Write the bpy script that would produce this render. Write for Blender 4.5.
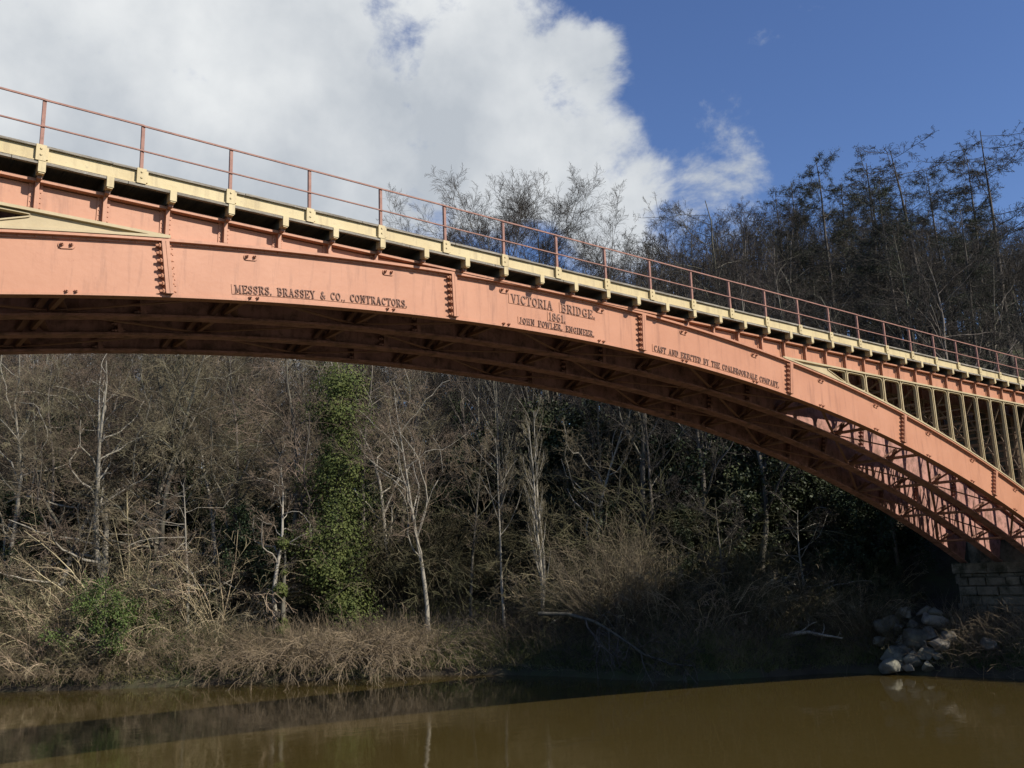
import bpy, math, random
import numpy as np
from mathutils import Matrix, Vector

for o in list(bpy.data.objects): bpy.data.objects.remove(o)
scene = bpy.context.scene
COL = scene.collection
rng = np.random.default_rng(7)
random.seed(7)

# ------------------------------------------------------------------ camera
FPX = 920.97
CAM = np.array([-15.976, -18.373, -6.516]); YAW, PITCH, ROLL = 0.66571, 0.21037, -0.03175
FW = np.array([math.sin(YAW)*math.cos(PITCH), math.cos(YAW)*math.cos(PITCH), math.sin(PITCH)])
_r = np.array([math.cos(YAW), -math.sin(YAW), 0.]); _u = np.cross(_r, FW)
RT = _r*math.cos(ROLL)+_u*math.sin(ROLL); UP = -_r*math.sin(ROLL)+_u*math.cos(ROLL)
cam_data = bpy.data.cameras.new("camera"); cam = bpy.data.objects.new("camera", cam_data); COL.objects.link(cam)
cam_data.sensor_width = 36.0; cam_data.lens = FPX/1024*36.0; cam_data.clip_end = 6000; cam_data.clip_start = 0.1
m = Matrix.Identity(4)
for i in range(3):
    m[i][0] = RT[i]; m[i][1] = UP[i]; m[i][2] = -FW[i]; m[i][3] = CAM[i]
cam.matrix_world = m
scene.camera = cam

# ------------------------------------------------------------------ light, sky
SUN_AZ, SUN_EL = math.radians(-23), math.radians(35)          # direction the light travels, height of the sun
TRAVEL = Vector((math.sin(SUN_AZ)*math.cos(SUN_EL), math.cos(SUN_AZ)*math.cos(SUN_EL), -math.sin(SUN_EL)))
sd = bpy.data.lights.new("sun", 'SUN'); sd.energy = 4.2; sd.angle = math.radians(0.5); sd.color = (1.0, 0.93, 0.82)
so = bpy.data.objects.new("sun", sd); COL.objects.link(so)
so.rotation_euler = TRAVEL.to_track_quat('-Z', 'Y').to_euler(); so.location = (30, -60, 60)

world = bpy.data.worlds.new("World"); scene.world = world; world.use_nodes = True
nt = world.node_tree; nt.nodes.clear()
def N(tree, typ, **kw):
    n = tree.nodes.new(typ)
    for k, v in kw.items():
        if k.startswith('i_'): n.inputs[k[2:].replace('_', ' ')].default_value = v
        else: setattr(n, k, v)
    return n
L = nt.links.new
sky = N(nt, 'ShaderNodeTexSky', sky_type='NISHITA', sun_disc=False, sun_elevation=SUN_EL,
        sun_rotation=math.atan2(-TRAVEL.x, -TRAVEL.y), altitude=50.0, air_density=1.0, dust_density=0.05, ozone_density=3.5)
tc = N(nt, 'ShaderNodeTexCoord')
# clouds: heaps standing in given directions of the sky, broken up by noise
nz = N(nt, 'ShaderNodeTexNoise'); nz.inputs['Scale'].default_value = 7.0; nz.inputs['Detail'].default_value = 12; nz.inputs['Roughness'].default_value = 0.62
nz.inputs['Distortion'].default_value = 0.25
mp = N(nt, 'ShaderNodeMapping'); mp.inputs['Scale'].default_value = (1, 1, 1.5); mp.inputs['Location'].default_value = (0.3, 0.2, 0.7)
L(tc.outputs['Generated'], mp.inputs['Vector']); L(mp.outputs['Vector'], nz.inputs['Vector'])
def dirpx(x, y):
    d = FW+RT*(x-512)/FPX-UP*(y-384)/FPX
    return d/np.linalg.norm(d)
HEAPS = [(-150, -150, 400), (90, 60, 330), (330, 60, 250), (470, 110, 150), (560, 150, 90), (250, 220, 230), (-250, 250, 400), (610, 160, 60), (570, 75, 65), (625, 180, 55), (600, 215, 60), (350, 100, 180), (150, 150, 330)]
WISPS = [(685, 165, 70), (725, 185, 50), (400, 190, 60)]
prev = None
for (x, y, rpx) in HEAPS+WISPS:
    d = dirpx(x, y)
    dot = N(nt, 'ShaderNodeVectorMath', operation='DOT_PRODUCT'); dot.inputs[1].default_value = tuple(d)
    L(tc.outputs['Generated'], dot.inputs[0])
    ac = N(nt, 'ShaderNodeMath', operation='ARCCOSINE'); L(dot.outputs['Value'], ac.inputs[0])
    mr = N(nt, 'ShaderNodeMapRange'); mr.inputs['From Min'].default_value = rpx*1.45/FPX; mr.inputs['From Max'].default_value = rpx*0.35/FPX; mr.interpolation_type = 'SMOOTHSTEP'
    mr.inputs['To Min'].default_value = 0; mr.inputs['To Max'].default_value = 0.5 if (x, y, rpx) in WISPS else 1
    L(ac.outputs[0], mr.inputs['Value'])
    if prev is None: prev = mr.outputs[0]
    else:
        mx = N(nt, 'ShaderNodeMath', operation='MAXIMUM'); L(prev, mx.inputs[0]); L(mr.outputs[0], mx.inputs[1]); prev = mx.outputs[0]
# cover elsewhere in the sky (behind the camera)
add = N(nt, 'ShaderNodeMath', operation='MULTIPLY_ADD'); L(prev, add.inputs[0]); add.inputs[1].default_value = 1.0
na = N(nt, 'ShaderNodeMath', operation='MULTIPLY_ADD'); na.inputs[1].default_value = 2.7; na.inputs[2].default_value = -1.22; L(nz.outputs['Fac'], na.inputs[0]); L(na.outputs[0], add.inputs[2])
cr = N(nt, 'ShaderNodeMapRange', interpolation_type='SMOOTHSTEP'); cr.inputs['From Min'].default_value = 0.38; cr.inputs['From Max'].default_value = 0.95
L(add.outputs[0], cr.inputs['Value'])
nz2 = N(nt, 'ShaderNodeTexNoise'); nz2.inputs['Scale'].default_value = 4.5; nz2.inputs['Detail'].default_value = 9; nz2.inputs['Roughness'].default_value = 0.55
mp2 = N(nt, 'ShaderNodeMapping'); mp2.inputs['Location'].default_value = (1.1, 4.2, 0.15)
L(tc.outputs['Generated'], mp2.inputs['Vector']); L(mp2.outputs['Vector'], nz2.inputs['Vector'])
ramp = N(nt, 'ShaderNodeValToRGB')
ramp.color_ramp.elements[0].position = 0.36; ramp.color_ramp.elements[0].color = (4.7, 5.1, 5.6, 1)
ramp.color_ramp.elements[1].position = 0.66; ramp.color_ramp.elements[1].color = (8.0, 8.2, 8.3, 1)
L(nz2.outputs['Fac'], ramp.inputs['Fac'])
mix = N(nt, 'ShaderNodeMix', data_type='RGBA')
hsv = N(nt, 'ShaderNodeHueSaturation'); hsv.inputs['Saturation'].default_value = 1.1; hsv.inputs['Value'].default_value = 1.28; hsv.inputs['Hue'].default_value = 0.512; L(sky.outputs[0], hsv.inputs['Color'])
L(cr.outputs[0], mix.inputs[0]); L(hsv.outputs[0], mix.inputs[6]); L(ramp.outputs[0], mix.inputs[7])
bg = N(nt, 'ShaderNodeBackground'); bg.inputs['Strength'].default_value = 0.07
out = N(nt, 'ShaderNodeOutputWorld'); L(mix.outputs[2], bg.inputs['Color']); L(bg.outputs[0], out.inputs['Surface'])

scene.view_settings.view_transform = 'Standard'; scene.view_settings.look = 'None'
scene.view_settings.exposure = 0.6; scene.view_settings.gamma = 1.0; scene.view_settings.use_curve_mapping = False
scene.render.engine = 'CYCLES'
scene.cycles.max_bounces = 5; scene.cycles.diffuse_bounces = 4; scene.cycles.glossy_bounces = 2; scene.cycles.transmission_bounces = 2
scene.cycles.use_denoising = True
scene.cycles.caustics_reflective = True; scene.cycles.blur_glossy = 1.0; scene.cycles.sample_clamp_indirect = 4.0; scene.cycles.caustics_refractive = False

# ------------------------------------------------------------------ materials
def material(name, c1, c2, rough=0.7, scale=3.0, detail=5, bump=0.0, bscale=20.0, vary=0.0, lo=0.35, hi=0.65, stretch=(1, 1, 1), spec=0.3, coord='Object', spots=None, streak=None):
    mt = bpy.data.materials.new(name); mt.use_nodes = True
    t = mt.node_tree; b = t.nodes['Principled BSDF']; l = t.links.new
    b.inputs['Roughness'].default_value = rough; b.inputs['Specular IOR Level'].default_value = spec
    c = N(t, 'ShaderNodeTexCoord'); mpn = N(t, 'ShaderNodeMapping'); mpn.inputs['Scale'].default_value = stretch
    l(c.outputs[coord], mpn.inputs['Vector'])
    n = N(t, 'ShaderNodeTexNoise'); n.inputs['Scale'].default_value = scale; n.inputs['Detail'].default_value = detail; n.inputs['Roughness'].default_value = 0.6
    l(mpn.outputs[0], n.inputs['Vector'])
    r = N(t, 'ShaderNodeMapRange'); r.inputs['From Min'].default_value = lo; r.inputs['From Max'].default_value = hi
    l(n.outputs['Fac'], r.inputs['Value'])
    mx = N(t, 'ShaderNodeMix', data_type='RGBA'); mx.inputs[6].default_value = (*c1, 1); mx.inputs[7].default_value = (*c2, 1)
    l(r.outputs[0], mx.inputs[0]); col = mx.outputs[2]
    if spots:
        sc, colr, a, bb = spots
        n2 = N(t, 'ShaderNodeTexNoise'); n2.inputs['Scale'].default_value = sc; n2.inputs['Detail'].default_value = 6; n2.inputs['Roughness'].default_value = 0.7
        l(c.outputs[coord], n2.inputs['Vector'])
        r2 = N(t, 'ShaderNodeMapRange'); r2.inputs['From Min'].default_value = a; r2.inputs['From Max'].default_value = bb
        l(n2.outputs['Fac'], r2.inputs['Value'])
        m2 = N(t, 'ShaderNodeMix', data_type='RGBA'); m2.inputs[7].default_value = (*colr, 1)
        l(r2.outputs[0], m2.inputs[0]); l(col, m2.inputs[6]); col = m2.outputs[2]
    if streak:
        m5 = N(t, 'ShaderNodeMapping'); m5.inputs['Scale'].default_value = (4.5, 4.5, 0.45); l(c.outputs[coord], m5.inputs['Vector'])
        n5 = N(t, 'ShaderNodeTexNoise'); n5.inputs['Scale'].default_value = 1.0; n5.inputs['Detail'].default_value = 7; n5.inputs['Roughness'].default_value = 0.65; l(m5.outputs[0], n5.inputs['Vector'])
        r5 = N(t, 'ShaderNodeMapRange'); r5.inputs['From Min'].default_value = 0.52; r5.inputs['From Max'].default_value = 0.72; r5.inputs['To Max'].default_value = 0.8; l(n5.outputs['Fac'], r5.inputs['Value'])
        m6 = N(t, 'ShaderNodeMix', data_type='RGBA'); m6.inputs[7].default_value = (*streak, 1); l(r5.outputs[0], m6.inputs[0]); l(col, m6.inputs[6]); col = m6.outputs[2]
    if vary:
        oi = N(t, 'ShaderNodeObjectInfo'); hs = N(t, 'ShaderNodeHueSaturation')
        r3 = N(t, 'ShaderNodeMapRange'); r3.inputs['To Min'].default_value = 1-vary; r3.inputs['To Max'].default_value = 1+vary
        l(oi.outputs['Random'], r3.inputs['Value']); l(r3.outputs[0], hs.inputs['Value'])
        r4 = N(t, 'ShaderNodeMath', operation='MULTIPLY_ADD'); r4.inputs[1].default_value = 0.05; r4.inputs[2].default_value = 0.475
        wn = N(t, 'ShaderNodeTexWhiteNoise', noise_dimensions='1D'); l(oi.outputs['Random'], wn.inputs['W'])
        l(wn.outputs['Value'], r4.inputs[0]); l(r4.outputs[0], hs.inputs['Hue'])
        l(col, hs.inputs['Color']); col = hs.outputs[0]
    l(col, b.inputs['Base Color'])
    if bump:
        n3 = N(t, 'ShaderNodeTexNoise'); n3.inputs['Scale'].default_value = bscale; n3.inputs['Detail'].default_value = 5
        l(mpn.outputs[0], n3.inputs['Vector'])
        bp = N(t, 'ShaderNodeBump'); bp.inputs['Strength'].default_value = bump; bp.inputs['Distance'].default_value = 0.05
        l(n3.outputs['Fac'], bp.inputs['Height']); l(bp.outputs[0], b.inputs['Normal'])
    return mt
M = {}
M['coral'] = material('coral_paint', (0.405, 0.185, 0.105), (0.45, 0.215, 0.126), 0.5, 0.9, 6, 0.06, 9, spots=(7.0, (0.33, 0.14, 0.085), 0.6, 0.8), streak=(0.27, 0.125, 0.075), stretch=(1, 1, 1))
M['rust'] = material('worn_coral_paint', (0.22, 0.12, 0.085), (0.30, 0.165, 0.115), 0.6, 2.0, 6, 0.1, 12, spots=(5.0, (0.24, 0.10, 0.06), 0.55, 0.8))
M['dirtshade'] = material('weathered_shadowed_letter_paint', (0.17, 0.092, 0.066), (0.27, 0.148, 0.105), 0.7, 6, 4)  # grime, plus the shadow about the raised strokes put into the letter colour
M['cream'] = material('cream_paint', (0.46, 0.365, 0.19), (0.52, 0.425, 0.235), 0.55, 1.5, 6, 0.06, 14, spots=(11.0, (0.30, 0.24, 0.15), 0.58, 0.8), streak=(0.30, 0.23, 0.13))
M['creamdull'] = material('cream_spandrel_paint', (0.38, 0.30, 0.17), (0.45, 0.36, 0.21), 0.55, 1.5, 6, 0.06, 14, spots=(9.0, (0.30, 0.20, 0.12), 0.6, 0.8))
M['innerib'] = material('stained_shade_inner_rib_paint', (0.35, 0.182, 0.148), (0.43, 0.232, 0.19), 0.6, 1.3, 6, 0.08, 10, spots=(3.0, (0.13, 0.075, 0.052), 0.45, 0.68), streak=(0.16, 0.085, 0.06))  # real brown stains, spread wider and dulled to imitate shade behind the near rib
M['innercream'] = material('shade_toned_inner_spandrel_paint', (0.17, 0.12, 0.08), (0.25, 0.18, 0.12), 0.6, 2.0, 5)  # cream darkened: the shade behind the near frame is put into the colour
M['plank'] = material('grey_weathered_timber', (0.16, 0.14, 0.11), (0.30, 0.27, 0.22), 0.85, 5.0, 6, 0.4, 20, stretch=(0.4, 3, 3), spots=(16.0, (0.42, 0.42, 0.38), 0.6, 0.72))
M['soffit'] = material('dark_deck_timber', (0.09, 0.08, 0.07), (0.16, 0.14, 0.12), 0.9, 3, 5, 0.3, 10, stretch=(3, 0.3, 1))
M['railm'] = material('rusty_red_railing_paint', (0.22, 0.105, 0.08), (0.30, 0.15, 0.11), 0.6, 6, 5, spots=(14, (0.16, 0.08, 0.05), 0.55, 0.7))
M['bark'] = material('grey_bark', (0.06, 0.052, 0.042), (0.15, 0.132, 0.104), 0.9, 3.0, 6, 0.6, 14, vary=0.25, stretch=(1, 1, 0.35), spots=(1.3, (0.12, 0.13, 0.06), 0.55, 0.75))
M['palebark'] = material('pale_bark', (0.19, 0.17, 0.135), (0.33, 0.30, 0.245), 0.9, 3.0, 6, 0.5, 14, stretch=(1, 1, 0.35), spots=(1.6, (0.14, 0.14, 0.075), 0.58, 0.75))
M['twig'] = material('brown_twigs', (0.034, 0.029, 0.024), (0.070, 0.059, 0.047), 0.9, 0.4, 3, vary=0.3)
M['tantwig'] = material('tan_twigs', (0.095, 0.075, 0.05), (0.205, 0.166, 0.108), 0.9, 0.5, 3, vary=0.22)
M['scrubtwig'] = material('dry_scrub_twigs', (0.22, 0.175, 0.105), (0.40, 0.325, 0.205), 0.9, 0.5, 3, vary=0.25)
M['mosstwig'] = material('mossy_olive_twigs', (0.05, 0.046, 0.023), (0.118, 0.102, 0.056), 0.9, 0.5, 3, vary=0.25)
M['darkbark'] = material('dark_bark', (0.05, 0.042, 0.035), (0.10, 0.085, 0.07), 0.9, 3.0, 5, 0.5, 10, stretch=(1, 1, 0.35))
M['darktwig'] = material('dark_twigs', (0.030, 0.028, 0.026), (0.055, 0.049, 0.043), 0.9, 0.5, 3, vary=0.2)
M['ivy'] = material('ivy_leaves', (0.034, 0.050, 0.013), (0.105, 0.118, 0.034), 0.7, 1.4, 5, spec=0.15)
M['holly'] = material('glossy_green_leaves', (0.042, 0.07, 0.018), (0.11, 0.145, 0.04), 0.65, 1.3, 4, spec=0.2)
M['darkleaf'] = material('dark_evergreen_needles', (0.018, 0.028, 0.012), (0.042, 0.055, 0.02), 0.6, 0.8, 4, vary=0.2)
M['stone'] = material('abutment_sandstone', (0.06, 0.053, 0.038), (0.17, 0.15, 0.115), 0.9, 0.8, 8, 0.9, 7, spots=(1.3, (0.028, 0.028, 0.016), 0.46, 0.62))
M['rock'] = material('grey_boulder', (0.075, 0.07, 0.058), (0.17, 0.16, 0.13), 0.9, 2.0, 7, 1.0, 5, vary=0.25, spots=(2.2, (0.14, 0.13, 0.08), 0.55, 0.75))
M['grass'] = material('grass_blades', (0.06, 0.085, 0.02), (0.20, 0.18, 0.07), 0.7, 0.5, 4)
M['reed'] = material('dead_stems', (0.125, 0.092, 0.058), (0.24, 0.185, 0.118), 0.9, 0.5, 4)
M['drift'] = material('bleached_wood', (0.30, 0.26, 0.21), (0.42, 0.38, 0.31), 0.85, 4, 5, 0.4, 14)
M['ground'] = material('leaf_litter_ground', (0.028, 0.022, 0.015), (0.065, 0.05, 0.031), 0.95, 0.8, 8, 0.8, 3.0, spots=(0.16, (0.048, 0.054, 0.021), 0.46, 0.6))

def water_material():
    mt = bpy.data.materials.new('turbid_river_water'); mt.use_nodes = True
    t = mt.node_tree; b = t.nodes['Principled BSDF']; l = t.links.new
    c = N(t, 'ShaderNodeTexCoord')
    n = N(t, 'ShaderNodeTexNoise'); n.inputs['Scale'].default_value = 0.05; n.inputs['Detail'].default_value = 4
    l(c.outputs['Object'], n.inputs['Vector'])
    mx = N(t, 'ShaderNodeMix', data_type='RGBA'); mx.inputs[6].default_value = (0.050, 0.036, 0.0110, 1); mx.inputs[7].default_value = (0.062, 0.0445, 0.0138, 1)
    l(n.outputs['Fac'], mx.inputs[0]); l(mx.outputs[2], b.inputs['Base Color'])
    b.inputs['Roughness'].default_value = 0.05; b.inputs['IOR'].default_value = 1.333
    h = None
    for sc, st, w in ((0.35, (1, 1, 1), 0.026), (1.3, (1, 1.6, 1), 0.0055), (5.0, (1, 1, 1), 0.0014), (1.1, (0.35, 2.2, 1), 0.004)):
        mpn = N(t, 'ShaderNodeMapping'); mpn.inputs['Scale'].default_value = st; mpn.inputs['Rotation'].default_value = (0, 0, 0.75)
        l(c.outputs['Object'], mpn.inputs['Vector'])
        k = N(t, 'ShaderNodeTexNoise'); k.inputs['Scale'].default_value = sc; k.inputs['Detail'].default_value = 3
        l(mpn.outputs[0], k.inputs['Vector'])
        ml = N(t, 'ShaderNodeMath', operation='MULTIPLY_ADD'); ml.inputs[1].default_value = w; ml.inputs[2].default_value = 0
        l(k.outputs['Fac'], ml.inputs[0])
        if h is not None: l(h, ml.inputs[2])
        h = ml.outputs[0]
    bp = N(t, 'ShaderNodeBump'); bp.inputs['Strength'].default_value = 1.0; bp.inputs['Distance'].default_value = 0.55
    l(h, bp.inputs['Height']); l(bp.outputs[0], b.inputs['Normal'])
    return mt
M['water'] = water_material()

# ------------------------------------------------------------------ mesh helpers
class MB:
    def __init__(s): s.v = []; s.f = []; s.n = 0
    def add(s, v, f):
        s.v.append(np.asarray(v, float)); s.f.extend([tuple(i+s.n for i in q) for q in f]); s.n += len(v)
    def box(s, x0, x1, y0, y1, z0, z1):
        s.obox((x0, y0, z0), (x1-x0, 0, 0), (0, y1-y0, 0), (0, 0, z1-z0))
    def obox(s, o, a, b, c):
        o, a, b, c = map(lambda q: np.asarray(q, float), (o, a, b, c))
        s.add([o, o+a, o+a+b, o+b, o+c, o+a+c, o+a+b+c, o+b+c], [(0, 3, 2, 1), (4, 5, 6, 7), (0, 1, 5, 4), (1, 2, 6, 5), (2, 3, 7, 6), (3, 0, 4, 7)])
    def bar(s, p, q, w, h=None, up=(0, 0, 1)):
        p, q = np.asarray(p, float), np.asarray(q, float); h = h or w
        d = q-p; a = np.cross(d, up); a = a/np.linalg.norm(a); b = np.cross(a, d); b = b/np.linalg.norm(b)
        s.obox(p-a*w/2-b*h/2, a*w, b*h, d)
    def frust(s, c, ax, r0, r1, h, n=6):
        c, ax = np.asarray(c, float), np.asarray(ax, float); ax = ax/np.linalg.norm(ax)
        u = np.cross(ax, (0.3, 0.2, 0.9)); u /= np.linalg.norm(u); w = np.cross(ax, u)
        a = np.arange(n)*2*math.pi/n
        ring = np.cos(a)[:, None]*u+np.sin(a)[:, None]*w
        v = np.concatenate([c+ring*r0, c+ring*r1+ax*h])
        f = [(i, (i+1) % n, n+(i+1) % n, n+i) for i in range(n)]+[tuple(range(n, 2*n)), tuple(range(n-1, -1, -1))]
        s.add(v, f)
    def abox(s, s0, s1, r0, r1, y0, y1, n=1):       # box bent along the arch: s along the rib, r above the intrados
        ss = np.linspace(s0, s1, n+1); v = []
        for q in ss:
            for (rr, yy) in ((r0, y0), (r0, y1), (r1, y1), (r1, y0)): v.append(AP(q, rr, yy))
        f = []
        for i in range(n):
            for k in range(4): f.append((4*i+k, 4*i+(k+1) % 4, 4*i+4+(k+1) % 4, 4*i+4+k))
        f += [(3, 2, 1, 0), (4*n, 4*n+1, 4*n+2, 4*n+3)]
        s.add(v, f)
    def build(s, name, mat, parent=None, smooth=False):
        me = bpy.data.meshes.new(name); me.from_pydata(np.concatenate(s.v).tolist(), [], s.f); me.update()
        me.materials.append(mat)
        if smooth: me.polygons.foreach_set('use_smooth', [True]*len(me.polygons))
        o = bpy.data.objects.new(name, me); COL.objects.link(o)
        if parent: o.parent = parent
        return o
R, DEP, L1, L2 = 80.834, 1.2183, 3.3502, 7.0501
def AP(s, r, y):
    t = s/R
    return np.array([(R+r)*math.sin(t), y, (R+r)*math.cos(t)-R])
def AD(s):      # unit tangent and radial there
    t = s/R
    return np.array([math.cos(t), 0, -math.sin(t)]), np.array([math.sin(t), 0, math.cos(t)])
def zext(x): return math.sqrt((R+DEP)**2-x*x)-R
def fast_mesh(name, verts, quads=None, tris=None, mat=None, parent=None, smooth=False):
    me = bpy.data.meshes.new(name)
    nq = 0 if quads is None else len(quads); ntr = 0 if tris is None else len(tris)
    me.vertices.add(len(verts)); me.vertices.foreach_set('co', np.asarray(verts, np.float32).ravel())
    me.loops.add(nq*4+ntr*3); me.polygons.add(nq+ntr)
    li = []; ls = []
    if nq: li.append(np.asarray(quads).ravel()); ls.append(np.arange(nq)*4)
    if ntr: li.append(np.asarray(tris).ravel()); ls.append(nq*4+np.arange(ntr)*3)
    me.loops.foreach_set('vertex_index', np.concatenate(li).astype(np.int32))
    me.polygons.foreach_set('loop_start', np.concatenate(ls).astype(np.int32))
    me.update(calc_edges=True); me.validate()
    if smooth: me.polygons.foreach_set('use_smooth', [True]*(nq+ntr))
    if mat: me.materials.append(mat)
    o = bpy.data.objects.new(name, me); COL.objects.link(o)
    if parent: o.parent = parent
    return o
def tag(o, label=None, cat=None, group=None, kind=None):
    if label: o['label'] = label
    if cat: o['category'] = cat
    if group: o['group'] = group
    if kind: o['kind'] = kind
    return o
def thing(name, label, cat, loc=(0, 0, 0), rz=0, group=None):
    o = bpy.data.objects.new(name, None); COL.objects.link(o); o.location = loc; o.rotation_euler = (0, 0, rz)
    o.empty_display_size = 0.3
    return tag(o, label, cat, group)
KIDS = {}
def dup(root, loc, rz=0, scale=(1, 1, 1), label=None, group=None):
    r = root.copy(); COL.objects.link(r); r.location = loc; r.rotation_euler = (0, 0, rz); r.scale = scale
    if label: r['label'] = label
    if group: r['group'] = group
    elif 'group' in r: del r['group']
    for ch in KIDS[root.name]:
        c = ch.copy(); COL.objects.link(c); c.parent = r
    return r

# ------------------------------------------------------------------ ground and river
WZ = -11.516
BANK = np.array([(-110, 150), (-60, 97), (-30, 63), (-12, 45), (-6.1, 39.7), (-2, 36.0), (3.4, 32.6), (8, 29.6), (11.8, 27.8), (14.8, 25.0), (17.0, 20.5), (17.6, 16.5), (18.6, 14.3), (20.4, 12.5),
                 (23.0, 11.2), (26.3, 9.6), (27.3, 6.8), (28.3, 1.5), (31, -6), (36, -15), (44, -29), (60, -52), (100, -105), (140, -160)], float)
def bank_s(x, y):
    x = np.asarray(x, float); y = np.asarray(y, float)
    best = np.full(x.shape, 1e9); sg = np.ones(x.shape)
    for a, b in zip(BANK[:-1], BANK[1:]):
        d = b-a; t = np.clip(((x-a[0])*d[0]+(y-a[1])*d[1])/(d@d), 0, 1)
        ex = x-a[0]-t*d[0]; ey = y-a[1]-t*d[1]; q = ex*ex+ey*ey
        cr_ = d[0]*(y-a[1])-d[1]*(x-a[0])
        w = q < best; best = np.where(w, q, best); sg = np.where(w, np.where(cr_ >= 0, 1, -1), sg)
    return np.sqrt(best)*sg
def sst(a, b, x): t = np.clip((x-a)/(b-a), 0, 1); return t*t*(3-2*t)
def wob(x, y):
    return (np.sin(x*0.31+1.3*np.sin(y*0.23))+np.sin(y*0.37+1.1*np.sin(x*0.29+2)))*0.5
def ground_z(x, y):
    x = np.asarray(x, float); y = np.asarray(y, float)
    s = bank_s(x, y); u = x*0.738-y*0.675
    sl = 0.30+0.34*sst(-18, 22, u); cap = 17+36*sst(-25, 20, u)
    s1 = np.maximum(s, 0)
    hill = sl*np.maximum(s1-6, 0); hill = cap*(1-np.exp(-hill/cap))
    far = 1.5*(1-np.exp(-s1/0.8))+0.22*np.minimum(s1, 8)+hill+wob(x, y)*0.35*sst(1, 6, s1)+wob(x*4, y*4)*0.09
    n = np.maximum(-s-41.0, 0)
    near = 1.6*(1-np.exp(-n/1.2))+0.6*(1-np.exp(-n/4))+0.15*np.minimum(n, 10)
    bed = -0.9*np.minimum(np.maximum(-s, 0), 1.2)
    h = np.where(s > 0, far-0.02, np.where(s < -41.0, near, -1.2))
    h = np.where((s <= 0) & (s > -1.2), bed, h)
    # railway embankment behind the far abutment and behind the near one
    e = 12.9-np.maximum(np.abs(y-2.6)-4.2, 0)*0.75
    ef = np.where(x > 40, e-np.maximum(44-x, 0)*3, -99); en = np.where(x < -40, e-np.maximum(x+44, 0)*3, -99)
    return WZ+np.maximum(h, np.maximum(ef, en))
def axis_grid(lo, hi, step, out):
    a = [lo]
    while a[-1] < hi: a.append(a[-1]+step)
    g = step; p = [lo]
    while p[-1] > -out: g *= 1.25; p.append(p[-1]-g)
    g = step; q = [a[-1]]
    while q[-1] < out: g *= 1.25; q.append(q[-1]+g)
    return np.array(p[:0:-1]+a+q[1:])
gx = axis_grid(-30, 75, 0.75, 1800); gy = axis_grid(-30, 90, 0.75, 1800)
GX, GY = np.meshgrid(gx, gy); GZ = ground_z(GX, GY)
nx, ny = len(gx), len(gy); idx = np.arange(nx*ny).reshape(ny, nx)
quads = np.stack([idx[:-1, :-1], idx[:-1, 1:], idx[1:, 1:], idx[1:, :-1]], -1).reshape(-1, 4)
g = fast_mesh('ground', np.stack([GX, GY, GZ], -1).reshape(-1, 3), quads, mat=M['ground'], smooth=True); tag(g, kind='structure')
wv = [(-900, -900, WZ), (900, -900, WZ), (900, 900, WZ), (-900, 900, WZ)]
w = fast_mesh('water', wv, [(0, 1, 2, 3)], mat=M['water']); tag(w, kind='structure')

# ------------------------------------------------------------------ the iron arch bridge
SE = L1+4*L2
SX = SE+0.7
RIBY = [0.0, 1.74, 3.48, 5.22]          # face of each rib's web
PX0, BX = -12.964, -12.93
bridge = thing('arch_bridge', 'coral pink cast iron railway arch bridge with cream deck edge spanning the river', 'bridge')
JOINTS = [sg*(L1+k*L2) for sg in (-1, 1) for k in range(4)]
SEGC = [0]+[sg*(L1+(k+.5)*L2) for sg in (-1, 1) for k in range(4)]
STATIONS = sorted([c+d for c in SEGC for d in (-1.70, 1.70)])
TW = 0.07
def flange_bolts(mb, s, y0, side):
    t, rd = AD(s)
    for k in range(7):
        r = 0.11+k*(DEP-0.26)/6
        for sgn, ln, rr in ((-1, 0.13, 0.05), (1, 0.07, 0.036)):
            p = AP(s, r, y0-0.085)+t*sgn*0.05
            mb.frust(p, t*sgn, rr, rr, ln*0.55, 6)
            mb.frust(p+t*sgn*ln*0.55, t*sgn, rr*0.6, rr*0.5, ln*0.5, 6)
        p = AP(s, r, y0-0.07)-t*0.05
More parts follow.
